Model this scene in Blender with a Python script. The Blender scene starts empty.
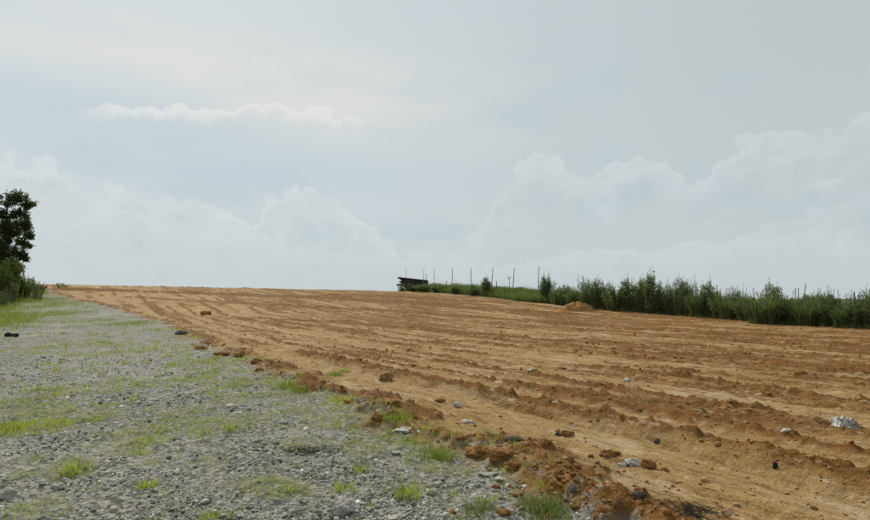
import bpy, math, random
import numpy as np
from mathutils import Vector, Matrix
random.seed(7)
rng = np.random.default_rng(11)
R = math.radians
sc = bpy.context.scene
col = sc.collection

# ------------------------------------------------------------------ camera
EYE = 1.6
F_PX = 630.0            # focal length in photograph pixels (870 wide)
PITCH = R(3.45)
cam_d = bpy.data.cameras.new('camera')
cam = bpy.data.objects.new('camera', cam_d)
col.objects.link(cam)
cam_d.sensor_width = 36.0
cam_d.lens = 36.0 * F_PX / 870.0
cam_d.clip_end = 20000
cam_d.clip_start = 0.05
cam.location = (0, 0, EYE)
cam.rotation_euler = (R(90) + PITCH, 0, 0)
sc.camera = cam
sc.view_settings.view_transform = 'Standard'
sc.view_settings.look = 'None'
sc.view_settings.gamma = 1.0
sc.view_settings.use_curve_mapping = False
sc.view_settings.exposure = 0.0

# ------------------------------------------------------------------ sun
SUN_EL, SUN_AZ = 40.0, -25.0      # azimuth from +Y, negative to the left
sd = bpy.data.lights.new('sun', 'SUN')
sd.energy = 3.6
sd.angle = R(7)
sd.color = (1.0, 0.94, 0.84)
so = bpy.data.objects.new('sun', sd)
col.objects.link(so)
so.rotation_euler = (R(90 - SUN_EL), 0, R(180 - SUN_AZ))
so.location = (-20, 40, 60)

# ------------------------------------------------------------------ node helpers
class NT:
    def __init__(self, tree):
        self.t = tree
        self.t.nodes.clear()
    def n(self, typ, **kw):
        nd = self.t.nodes.new(typ)
        for k, v in kw.items():
            setattr(nd, k, v)
        return nd
    def l(self, a, b):
        self.t.links.new(a, b)
    def _in(self, sock, v):
        if v is None:
            return
        if isinstance(v, bpy.types.NodeSocket):
            self.l(v, sock)
        else:
            sock.default_value = v
    def m(self, op, a, b=None, c=None, clamp=False):
        nd = self.n('ShaderNodeMath', operation=op, use_clamp=clamp)
        self._in(nd.inputs[0], a)
        if b is not None: self._in(nd.inputs[1], b)
        if c is not None: self._in(nd.inputs[2], c)
        return nd.outputs[0]
    def noise(self, vec, scale, detail=4, rough=0.55, dist=0.0, typ='FBM'):
        nd = self.n('ShaderNodeTexNoise')
        nd.noise_type = typ
        if vec is not None: self.l(vec, nd.inputs['Vector'])
        nd.inputs['Scale'].default_value = scale
        nd.inputs['Detail'].default_value = detail
        nd.inputs['Roughness'].default_value = rough
        nd.inputs['Distortion'].default_value = dist
        return nd.outputs['Fac']
    def ss(self, v, lo, hi, o0=0.0, o1=1.0):
        nd = self.n('ShaderNodeMapRange', interpolation_type='SMOOTHSTEP')
        self._in(nd.inputs['Value'], v)
        nd.inputs['From Min'].default_value = lo
        nd.inputs['From Max'].default_value = hi
        nd.inputs['To Min'].default_value = o0
        nd.inputs['To Max'].default_value = o1
        return nd.outputs[0]
    def mix(self, f, a, b, blend='MIX'):
        nd = self.n('ShaderNodeMix', data_type='RGBA', blend_type=blend)
        self._in(nd.inputs[0], f)
        self._in(nd.inputs[6], a if isinstance(a, bpy.types.NodeSocket) else (*a, 1))
        self._in(nd.inputs[7], b if isinstance(b, bpy.types.NodeSocket) else (*b, 1))
        return nd.outputs[2]
    def scale(self, vec, s):
        nd = self.n('ShaderNodeMapping')
        self.l(vec, nd.inputs['Vector'])
        nd.inputs['Scale'].default_value = s
        return nd.outputs[0]
    def attr(self, name):
        nd = self.n('ShaderNodeAttribute', attribute_name=name)
        return nd.outputs['Fac']

def lin(r, g, b):
    f = lambda c: (c/255/12.92) if c/255 <= 0.04045 else ((c/255+0.055)/1.055)**2.4
    return (f(r), f(g), f(b))

# direction of a picture point: azimuth and elevation in degrees
def azel(px, py):
    d = Vector(((px-435)/F_PX, 1.0, (260-py)/F_PX))
    d = Matrix.Rotation(PITCH, 3, 'X') @ d
    d.normalize()
    return math.degrees(math.atan2(d.x, d.y)), math.degrees(math.asin(d.z))

# ------------------------------------------------------------------ world: hazy sky with cumulus banks
world = bpy.data.worlds.new('World')
sc.world = world
world.use_nodes = True
W = NT(world.node_tree)
geo = W.n('ShaderNodeTexCoord')
DIR = geo.outputs['Generated']
sep = W.n('ShaderNodeSeparateXYZ'); W.l(DIR, sep.inputs[0])
AZ = W.m('MULTIPLY', W.m('ARCTAN2', sep.outputs[0], sep.outputs[1]), 57.29578)
EL = W.m('MULTIPLY', W.m('ARCSINE', sep.outputs[2]), 57.29578)
sky = W.n('ShaderNodeTexSky', sky_type='NISHITA')
sky.sun_disc = False
sky.sun_elevation = R(SUN_EL)
sky.sun_rotation = R(SUN_AZ)
sky.dust_density = 4.0
sky.air_density = 1.0

def curve_edge(pts, default):
    """elevation of a cloud bank's top edge by azimuth, -60..60 degrees"""
    fc = W.n('ShaderNodeFloatCurve')
    a = W.m('DIVIDE', W.m('ADD', AZ, 60.0), 120.0, clamp=True)
    W.l(a, fc.inputs['Value'])
    c = fc.mapping.curves[0]
    P = sorted([azel(*p) for p in pts])
    P = [(-60, default)] + P + [(60, default)]
    P = [((x+60)/120, max(0.0, y)/40.0) for x, y in P]
    c.points[0].location = P[0]
    c.points[1].location = P[-1]
    for x, y in P[1:-1]:
        c.points.new(x, y)
    for p in c.points:
        p.handle_type = 'VECTOR'
    fc.mapping.update()
    return W.m('MULTIPLY', fc.outputs[0], 40.0)

b1 = W.noise(W.scale(DIR, (1, 1, 1.2)), 20, 6, 0.62)
b2 = W.noise(W.scale(DIR, (1, 1, 1.0)), 55, 4, 0.6)
bill = W.m('ADD', W.m('MULTIPLY', W.m('SUBTRACT', b1, 0.5), 9.0), W.m('MULTIPLY', W.m('SUBTRACT', b2, 0.5), 4.2))
vor = W.n('ShaderNodeTexVoronoi', feature='SMOOTH_F1'); W.l(DIR, vor.inputs['Vector']); vor.inputs['Scale'].default_value = 34
vor.inputs['Smoothness'].default_value = 0.35
puff = W.m('MULTIPLY', W.m('SUBTRACT', 0.35, vor.outputs['Distance']), 3.6)
bill = W.m('ADD', bill, puff)

lumps = W.noise(W.scale(DIR, (1, 1, 1.3)), 17, 6, 0.6, 0.6)
soft_n = W.noise(W.scale(DIR, (1, 1, 2.6)), 3.2, 5, 0.55, 0.3)
soft_n2 = W.noise(W.scale(DIR, (1, 1, 3.5)), 7.5, 5, 0.6, 0.2)
# base veil: brighter and warmer round the hidden sun, bluer in the gaps, greyer to the right
tAZ = W.ss(AZ, -35, 40)
veil = W.mix(tAZ, lin(204, 214, 219), lin(193, 203, 206))
gap = W.m('MULTIPLY', W.ss(soft_n, 0.50, 0.36), W.ss(EL, 26, 12))
col0 = W.mix(W.m('MULTIPLY', gap, 0.75), veil, lin(187, 202, 210))
def blob(azc, elc, saz, sel):
    dx = W.m('DIVIDE', W.m('SUBTRACT', AZ, azc), saz)
    dy = W.m('DIVIDE', W.m('SUBTRACT', EL, elc), sel)
    r2 = W.m('ADD', W.m('MULTIPLY', dx, dx), W.m('MULTIPLY', dy, dy))
    return W.m('EXPONENT', W.m('MULTIPLY', r2, -1.0))
A = lambda px, py: azel(px, py)
w1 = blob(*A(330, 105), 13, 4.5)
w2 = blob(*A(90, 45), 20, 3.0)
warm = W.m('ADD', W.m('MULTIPLY', w1, 0.85), W.m('MULTIPLY', w2, 0.7), clamp=True)
warm = W.m('MULTIPLY', warm, W.ss(soft_n2, 0.32, 0.62, 0.45, 1.0))
col1 = W.mix(warm, col0, lin(219, 221, 217))
b3 = W.m('MULTIPLY', blob(*A(240, 168), 15, 2.6), W.ss(soft_n2, 0.3, 0.6, 0.6, 1.0))
b4 = W.m('MULTIPLY', blob(*A(60, 105), 14, 2.2), 0.8)
col1 = W.mix(W.m('MULTIPLY', W.m('ADD', b3, b4, clamp=True), 0.8), col1, lin(188, 204, 213))

def bank(colin, pts, default, amp, rimcol, bodycol, body_a, low=0.0, soft=0.45, depth=9.0, rim_a=0.75):
    e = curve_edge(pts, default)
    t = W.m('SUBTRACT', W.m('ADD', e, W.m('MULTIPLY', bill, amp)), EL)
    inside = W.ss(t, 0.0, soft)
    lump = W.m('MULTIPLY', W.ss(lumps, 0.46, 0.70), W.ss(t, 6.5, 0.8, 0.0, 0.8))
    rim = W.m('MULTIPLY', inside, W.m('MAXIMUM', W.m('ADD', W.ss(t, 0.9, 0.1, 0, .35), W.ss(t, 3.6, 0.2, 0, .6)), lump))
    rim = W.m('MULTIPLY', rim, W.ss(soft_n2, 0.36, 0.58, 0.45, 1.0))
    body = W.m('MULTIPLY', inside, W.ss(t, depth, depth*0.25, low, 1.0))
    c = W.mix(W.m('MULTIPLY', body, body_a), colin, bodycol)
    sh_ = W.m('MULTIPLY', W.m('MULTIPLY', inside, W.ss(t, 7.0, 1.5)), W.m('MULTIPLY', W.ss(lumps, 0.52, 0.36), W.ss(t, 0.3, 1.6)))
    c = W.mix(W.m('MULTIPLY', sh_, 0.55), c, lin(186, 197, 204))
    return W.mix(W.m('MULTIPLY', rim, rim_a), c, rimcol)

# high thin cumulus line, upper left
e = curve_edge([(0, 130), (70, 108), (95, 104), (130, 103), (200, 106), (235, 103), (260, 100), (285, 105), (310, 101), (340, 110), (400, 118), (440, 112), (480, 122)], 12.0)
t = W.m('SUBTRACT', W.m('ADD', e, W.m('MULTIPLY', bill, 0.28)), EL)
lim = W.m('MULTIPLY', W.ss(AZ, A(60, 0)[0], A(130, 0)[0]), W.ss(AZ, A(400, 0)[0], A(320, 0)[0]))
rim = W.m('MULTIPLY', W.m('MULTIPLY', W.ss(t, 0, 0.3), W.ss(t, 1.5, 0.2)), lim)
col2 = W.mix(W.m('MULTIPLY', rim, 0.72), col1, lin(229, 230, 227))
# banks
col3 = bank(col2, [(0, 150), (25, 156), (50, 155), (62, 168), (85, 188), (110, 176), (125, 184), (150, 196), (190, 192), (215, 206), (255, 212), (270, 194), (310, 184), (335, 196), (365, 218), (400, 246), (440, 262)], 8.0, 0.42,
            lin(219, 225, 228), lin(202, 211, 214), 0.5, 0.1, 0.6, 6.0, 0.82)
col4 = bank(col3, [(440, 262), (480, 228), (500, 186), (520, 160), (540, 150), (560, 158), (580, 172), (600, 168), (640, 152), (665, 160), (690, 180), (705, 176), (720, 156), (745, 134), (770, 128), (795, 126), (820, 134), (850, 110), (885, 104)], 13.0, 0.42,
            lin(215, 221, 224), lin(195, 205, 208), 0.55, 0.1, 0.6, 6.0, 0.9)
col5 = bank(col4, [(600, 300), (700, 250), (780, 214), (820, 206), (840, 196), (870, 184), (900, 170)], 7.0, 0.35,
            lin(211, 217, 220), lin(197, 206, 210), 0.4, 0.1, 0.5, 4.0, 0.42)
# haze near the horizon
hz = W.ss(EL, 8.0, 0.5)
col6 = W.mix(W.m('MULTIPLY', hz, 0.8), col5, W.mix(tAZ, lin(200, 211, 213), lin(197, 207, 209)))
# darker upper right
ur = W.m('MULTIPLY', W.ss(AZ, 5, 34), W.ss(EL, 8, 22))
col7 = W.mix(W.m('MULTIPLY', ur, 0.6), col6, lin(189, 199, 202))
below = W.ss(EL, 0.0, -3.0)
col8 = W.mix(below, col7, lin(130, 125, 110))
bg1 = W.n('ShaderNodeBackground'); W.l(sky.outputs[0], bg1.inputs[0]); bg1.inputs[1].default_value = 0.07
bg2 = W.n('ShaderNodeBackground'); W.l(col8, bg2.inputs[0]); bg2.inputs[1].default_value = 1.0
mx = W.n('ShaderNodeMixShader'); mx.inputs[0].default_value = 0.96
W.l(bg1.outputs[0], mx.inputs[1]); W.l(bg2.outputs[0], mx.inputs[2])
wo = W.n('ShaderNodeOutputWorld'); W.l(mx.outputs[0], wo.inputs[0])

# ------------------------------------------------------------------ numpy noise
def _hash(ix, iy, seed):
    h = (ix.astype(np.int64)*374761393 + iy.astype(np.int64)*668265263 + seed*974711 + 1274126177) & 0xffffffff
    h = ((h ^ (h >> 13)) * 1274126177) & 0xffffffff
    h = ((h ^ (h >> 16)) * 2246822519) & 0xffffffff
    h = h ^ (h >> 15)
    return (h & 0xffffff).astype(np.float64) / 16777216.0
def vnoise(x, y, seed=0):
    ix = np.floor(x); iy = np.floor(y)
    fx = x-ix; fy = y-iy
    fx = fx*fx*fx*(fx*(fx*6-15)+10); fy = fy*fy*fy*(fy*(fy*6-15)+10)
    a = _hash(ix, iy, seed); b = _hash(ix+1, iy, seed)
    c = _hash(ix, iy+1, seed); d = _hash(ix+1, iy+1, seed)
    return (a+(b-a)*fx)*(1-fy) + (c+(d-c)*fx)*fy
def fbm(x, y, seed=0, octv=4, gain=0.5):
    s = 0; a = 1.0; n = 0
    for k in range(octv):
        cs, sn = math.cos(k*1.1), math.sin(k*1.1)
        s = s + a*vnoise((x*cs-y*sn)*2**k + 17.3*k, (x*sn+y*cs)*2**k - 9.1*k, seed+k*31)
        n += a; a *= gain
    return s/n
def worley(x, y, seed=0):
    ix = np.floor(x); iy = np.floor(y)
    best = np.full(x.shape, 9.0); cid = np.zeros(x.shape)
    for dx in (-1, 0, 1):
        for dy in (-1, 0, 1):
            cx = ix+dx; cy = iy+dy
            px = cx + 0.15 + 0.7*_hash(cx, cy, seed); py = cy + 0.15 + 0.7*_hash(cx, cy, seed+77)
            d = (px-x)**2 + (py-y)**2
            m = d < best
            best = np.where(m, d, best)
            cid = np.where(m, _hash(cx, cy, seed+191), cid)
    return np.sqrt(best), cid
def sstep(v, a, b):
    t = np.clip((v-a)/(b-a), 0, 1)
    return t*t*(3-2*t)

# ------------------------------------------------------------------ terrain
UX, UY = -0.492, 0.8706       # along the track; across is (0.8706, 0.492)
def uv(x, y):
    return UX*x + UY*y, UY*x - UX*y
_ty = np.arange(-40, 400.0, 1.0)
_tz = np.interp(_ty, [-40, 28, 38, 47, 57, 70, 80, 88, 96, 112, 135, 160, 400],
                     [0, 0.0, .10, .33, .95, 1.68, 2.2, 2.42, 2.35, 1.0, -1.6, -2.6, -3.0])
_k = np.exp(-0.5*(np.arange(-9, 10)/2.6)**2); _k /= _k.sum()
_tz = np.convolve(np.pad(_tz, 9, 'edge'), _k, 'valid')
def macro(x, y):
    u, v = uv(x, y)
    z = np.interp(y, _ty, _tz)
    z = np.where(z > 0, z*(1+0.0088*np.clip(-x, -60, 60)), z)
    z = z - 3.0*sstep(v, 44, 64)*sstep(y, -50, 0)       # the land falls away behind the fence
    z = z + (0.35+.4*fbm(u/4, v/4, 33, 2))*np.exp(-((v-43.0)/2.4)**2)*sstep(u, 44, 54)*sstep(u, 84, 78)
    return z
def ray(px, py):
    d = Matrix.Rotation(PITCH, 3, 'X') @ Vector(((px-435)/F_PX, 1.0, (260-py)/F_PX))
    return d
def at(px, py, fn=None, far=110.0):
    """the point of the ground that lies there in the photograph"""
    d = ray(px, py)
    ys = np.concatenate([np.arange(2.5, 20, 0.02), np.arange(20, far, 0.1)])
    x = d.x/d.y*ys; z = EYE + d.z/d.y*ys
    h = (fn or macro)(x, ys)
    k = np.nonzero(h >= z)[0]
    i = k[0] if len(k) else np.argmax(h - z)
    return float(x[i]), float(ys[i])

B_PX = [(44, 289), (55, 294), (70, 299), (95, 304), (125, 312), (160, 322), (200, 341), (240, 362), (290, 385), (340, 404),
        (385, 424), (430, 442), (455, 455), (487, 472), (515, 494), (534, 506), (556, 520)]
_b = np.array([uv(*at(*p)) for p in B_PX])
_b = _b[np.argsort(_b[:, 0])]
_bu = np.concatenate([[-60], _b[:, 0], [_b[-1, 0]+30, 4000]]); _bv = np.concatenate([[_b[0, 1]], _b[:, 1], [_b[-1, 1]-8, _b[-1, 1]-30]])
def side(x, y):
    """metres into the dirt field (+) from the edge of the gravel track"""
    u, v = uv(x, y)
    vb = np.interp(u, _bu, _bv)
    return v - vb + 1.2*(fbm(x*0.9, y*0.9, 5, 3)-0.5) + 0.65*(fbm(x*5, y*5, 6, 3)-0.5)

RIDGES = [(3.5, .055, .16, 1), (4.35, -.05, .16, 0), (5.05, -.035, .20, 2), (5.40, -.06, .09, 0), (5.72, .13, .20, 1), (6.4, -.05, .2, 2), (6.75, .05, .10, 1), (7.9, .06, .13, 1), (8.3, -.055, .16, 2), (9.4, -.05, .10, 0), (9.75, .13, .22, 1), (10.3, -.05, .2, 2)]
_rr = random.Random(5); _v = 11.0
while _v < 38:
    RIDGES.append((_v, _rr.uniform(.04, .15), _rr.uniform(.12, .30), 1))
    RIDGES.append((_v+_rr.uniform(.25, .45), -_rr.uniform(.03, .08), _rr.uniform(.10, .2), 0))
    _v += _rr.uniform(.75, 1.6)
RIDGES = sorted(RIDGES, key=lambda q: -(q[3] == 2)*1 + 2)
BANKS = [([(60, 290), (120, 291), (180, 293), (260, 296), (330, 299), (400, 303), (480, 309), (560, 315)], .42, 1.0),
         ([(130, 297), (230, 303), (330, 308), (420, 313), (520, 321), (640, 330)], .12, .5),
         ([(250, 318), (330, 322), (420, 330), (520, 338)], .09, .35),
         ([(330, 296), (380, 297), (440, 300), (500, 303)], .3, .8)]
BANKW = [(np.array([at(*p) for p in pl]), a, w) for pl, a, w in BANKS]
def seg_dist(x, y, P):
    best = np.full(np.shape(x), 1e9)
    for (x0, y0), (x1, y1) in zip(P[:-1], P[1:]):
        dx, dy = x1-x0, y1-y0
        t = np.clip(((x-x0)*dx+(y-y0)*dy)/(dx*dx+dy*dy), 0, 1)
        best = np.minimum(best, np.hypot(x-x0-t*dx, y-y0-t*dy))
    return best
# soft tufty hummocks on the gravel and green patches (picture point, radius in m, strength)
GREEN_PX = [(25, 412, .55, 1), (0, 410, .5, 1), (60, 416, .35, .7), (100, 420, .4, .5), (150, 432, .4, .9), (140, 444, .3, .9), (205, 425, .4, .9), (230, 428, .3, .7), (185, 415, .4, .6),
            (75, 465, .16, .9), (120, 385, .8, .5), (290, 382, .5, 1), (330, 395, .5, .7), (360, 405, .45, .8), (390, 415, .4, .9), (430, 447, .30, 1), (415, 438, .22, 1),
            (340, 418, .5, .7), (300, 410, .5, .6), (335, 370, .5, .6), (300, 492, .2, .7), (345, 492, .16, .6), (410, 490, .12, .7), (545, 503, .2, 1), (310, 445, .3, .6),
            (20, 318, 3.0, 1), (50, 315, 2.5, 1), (0, 325, 2.5, 1), (75, 322, 2.0, .8), (130, 325, 1.6, .9), (170, 330, 1.4, .8), (200, 338, 1.2, .7), (150, 322, 1.5, .8), (210, 365, 1.0, .5),
            (160, 350, 1.2, .5), (100, 345, 1.5, .6), (40, 350, 1.2, .35), (60, 392, .7, .5), (180, 382, .7, .6), (235, 385, .6, .45), (400, 420, .3, .8), (270, 395, .5, .5), (480, 505, .2, .5), (460, 512, .2, .4), (360, 425, .4, .8), (250, 420, .4, .5), (95, 410, .5, .5), (420, 425, .25, .6), (450, 412, .2, .3), (500, 445, .25, .3)]
GREENW = [(*at(px, py), r, s) for px, py, r, s in GREEN_PX]
def greenmask(x, y):
    g = np.zeros(np.shape(x))
    for gx, gy, r, s in GREENW:
        w = math.hypot(gx, gy)
        m = (np.abs(x-gx) < 3.2*r) & (np.abs(y-gy) < 3.2*r*(1.0 if w < 20 else 1.5))
        if not np.any(m): continue
        d2 = ((x-gx)**2+((y-gy)/1.15)**2)/(r*r)
        g = np.maximum(g, np.where(m, s*np.exp(-d2), 0))
    n = fbm(x*1.3, y*1.3, 41, 4)
    g = 1.25*g*(0.2+1.6*fbm(x*3.5, y*3.5, 44, 3)) + 0.6*sstep(n, .57, .70)
    # verge that edges the gravel on its left, and a thin line by the field
    s = side(x, y); u, v = uv(x, y)
    g = np.maximum(g, sstep(v+2.0*(n-.5), 1.3, -1.6)*sstep(u, 43, 49))
    g = g*sstep(s, 0.7, -0.25)
    return np.clip(g, 0, 1)
def height(x, y, full=False):
    x = np.asarray(x, float); y = np.asarray(y, float)
    u, v = uv(x, y)
    s = side(x, y)
    r = np.hypot(x, y)
    dirt = sstep(s, -0.1, 0.25)
    fieldm = dirt*sstep(v, 40, 38.5)
    z = macro(x, y)
    loose = 0.25+0*x
    rid = np.zeros(x.shape); lo = np.zeros(x.shape)
    wob = 0.55*(fbm(u/7, v/9, 3, 3)-0.5)*2*np.clip(v/8, .35, 1.6)
    # lines fan slightly: the far passes lie a little across the near ones
    vv = v + wob + 0.0008*np.clip(u-8, 0, 60)*v
    modn = fbm(u/7.0, vv*0.9, 60, 4, .55); frag = fbm(u/.55, v/.22, 62, 4, .6)
    mod = np.clip(2.4*modn-0.55, 0.0, 1.3)*(0.15+1.75*frag)
    vs = vv + .05*(fbm(u/.8, v/.8, 64, 2)-.5); smooth_ = np.zeros(x.shape)
    for k, (v0, a, w, l) in enumerate(RIDGES):
        prof = np.exp(-np.abs((vs-v0)/w)**2.6)
        rid += a*prof*(mod if l == 1 else np.clip(.35+mod, 0, 1))
        if l == 1: lo = np.maximum(lo, np.exp(-((vs-v0)/(w*1.15))**2)*np.clip(mod*1.2, 0, 1))
        if l == 2: smooth_ = np.maximum(smooth_, np.exp(-np.abs((vs-v0)/(w*1.1))**3)*sstep(modn, .35, .5))
    for k, (P, a, w) in enumerate(BANKW):
        d = seg_dist(x, y, P)
        mod = np.clip(1.7*fbm(u/3, v/3, 160+k, 4)-0.05, 0.2, 1.3)
        rid += a*np.exp(-(d/w)**2)*mod
        lo = np.maximum(lo, np.exp(-(d/(w*1.5))**2)*np.clip(.75+mod, 0, 1.5))
    patch = sstep(fbm(u/7.5, v/0.9, 81, 5, .58) + .0055*np.clip(v-9, -6, 24), .42, .74)
    tread = fbm(u/3.0, v/0.35, 91, 4)-0.5            # wheel and blade marks, drawn out along the track
    wet = fbm(u/1.2, v/0.45, 93, 4)
    loose = np.clip(np.maximum(lo, 0.8*patch) + 0.35*(wet-0.5), 0, 1)
    loose = loose*(1-.8*smooth_)
    edge = np.exp(-((s-0.40)/0.45)**2)*np.clip(2.4*fbm(u/1.3, v*1.2, 71, 3)-0.5, 0, 1)
    loose = np.clip(np.maximum(loose, edge*1.15), 0, 1)
    rd = 0.68*rid + 0.05*tread + 0.085*(1-.7*smooth_)*(fbm(u/0.9, v/0.42, 94, 5, 0.62)-0.5) + 0.075*edge*(.2+1.6*fbm(x/.22, y/.22, 73, 3))
    near = np.clip(14/np.maximum(r, 1), 0.0, 1)*(1-.75*smooth_)
    w1, c1 = worley(x/0.105, y/0.105, 7); w2, c2 = worley(x/0.21+5, y/0.21, 9)
    crumb = (np.clip(0.62-w1, 0, 1)*(c1 > .35)*0.045 + np.clip(0.6-w2, 0, 1)*(c2 > .55)*0.10)*loose*(0.25+near*0.75)
    fl = 1-np.abs(2*fbm(u/0.45, v/0.30, 98, 4, .6)-1)*2.0
    rd = rd + crumb + (0.036*(fbm(x/0.14, y/0.12, 97, 4, .65)-0.5) + 0.030*np.clip(fl, 0, 1)*(.3+loose))*(.35+.65*near)
    # gravel: low hummocks, chips
    g1, k1 = worley(x/0.07, y/0.07, 17); g2, k2 = worley(x/0.15+3, y/0.15, 19)
    gh = 0.05*(fbm(x/1.4, y/1.4, 21, 4)-0.5) + 0.075*(fbm(x/0.35, y/0.35, 23, 5, 0.68)-0.5)
    gh = gh + (np.clip(0.5-g1, 0, 1)*0.030*(k1 > .3) + np.clip(0.5-g2, 0, 1)*0.05*(k2 > .7))*(0.25+0.75*near)
    gr = greenmask(x, y) if full else 0
    gh = gh + (0.03*gr if full else 0)
    z = z + rd*fieldm + gh*(1-dirt)
    if full:
        return z, s, loose, gr, v, r, edge
    return z
def hz_at(x, y):
    return float(height(np.array([x]), np.array([y]))[0])

def mk_mesh(name, V, Fs, mats=(), smooth=True, attrs=None):
    """Fs: (n,k) int array or list of such arrays"""
    if not isinstance(Fs, (list, tuple)): Fs = [Fs]
    Fs = [np.asarray(f, np.int32) for f in Fs if len(f)]
    me = bpy.data.meshes.new(name)
    V = np.asarray(V, np.float32)
    me.vertices.add(len(V)); me.vertices.foreach_set('co', V.ravel())
    tot = np.concatenate([np.full(len(f), f.shape[1], np.int32) for f in Fs])
    idx = np.concatenate([f.ravel() for f in Fs])
    me.loops.add(len(idx)); me.loops.foreach_set('vertex_index', idx)
    me.polygons.add(len(tot))
    st = np.concatenate([[0], np.cumsum(tot)[:-1]]).astype(np.int32)
    me.polygons.foreach_set('loop_start', st); me.polygons.foreach_set('loop_total', tot)
    if smooth: me.polygons.foreach_set('use_smooth', np.ones(len(tot), bool))
    for k, a in (attrs or {}).items():
        at_ = me.attributes.new(k, 'FLOAT', 'POINT'); at_.data.foreach_set('value', np.asarray(a, np.float32))
    for m in mats: me.materials.append(m)
    me.update(calc_edges=True); me.validate()
    return me
def link(name, me, parent=None, loc=None, **props):
    o = bpy.data.objects.new(name, me); col.objects.link(o)
    if parent: o.parent = parent
    if loc is not None: o.location = loc
    for k, v in props.items(): o[k] = v
    return o

# ------------------------------------------------------------------ materials
def newmat(name):
    m = bpy.data.materials.new(name); m.use_nodes = True
    return m, NT(m.node_tree)
def finish(N, base, rough=0.9, bump=None, bstr=0.5, bdist=0.02, spec=0.25, trans=None):
    p = N.n('ShaderNodeBsdfPrincipled')
    N._in(p.inputs['Base Color'], base if isinstance(base, bpy.types.NodeSocket) else (*base, 1))
    N._in(p.inputs['Roughness'], rough)
    p.inputs['Specular IOR Level'].default_value = spec
    if bump is not None:
        b = N.n('ShaderNodeBump'); b.inputs['Strength'].default_value = bstr; b.inputs['Distance'].default_value = bdist
        N.l(bump, b.inputs['Height']); N.l(b.outputs[0], p.inputs['Normal'])
    out = N.n('ShaderNodeOutputMaterial')
    sh = p.outputs[0]
    if trans is not None:
        t = N.n('ShaderNodeBsdfTranslucent'); N._in(t.inputs[0], trans if isinstance(trans, bpy.types.NodeSocket) else (*trans, 1))
        ms = N.n('ShaderNodeMixShader'); ms.inputs[0].default_value = 0.42
        N.l(p.outputs[0], ms.inputs[1]); N.l(t.outputs[0], ms.inputs[2]); sh = ms.outputs[0]
    N.l(sh, out.inputs[0])
def objco(N):
    return N.n('ShaderNodeTexCoord').outputs['Object']

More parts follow.
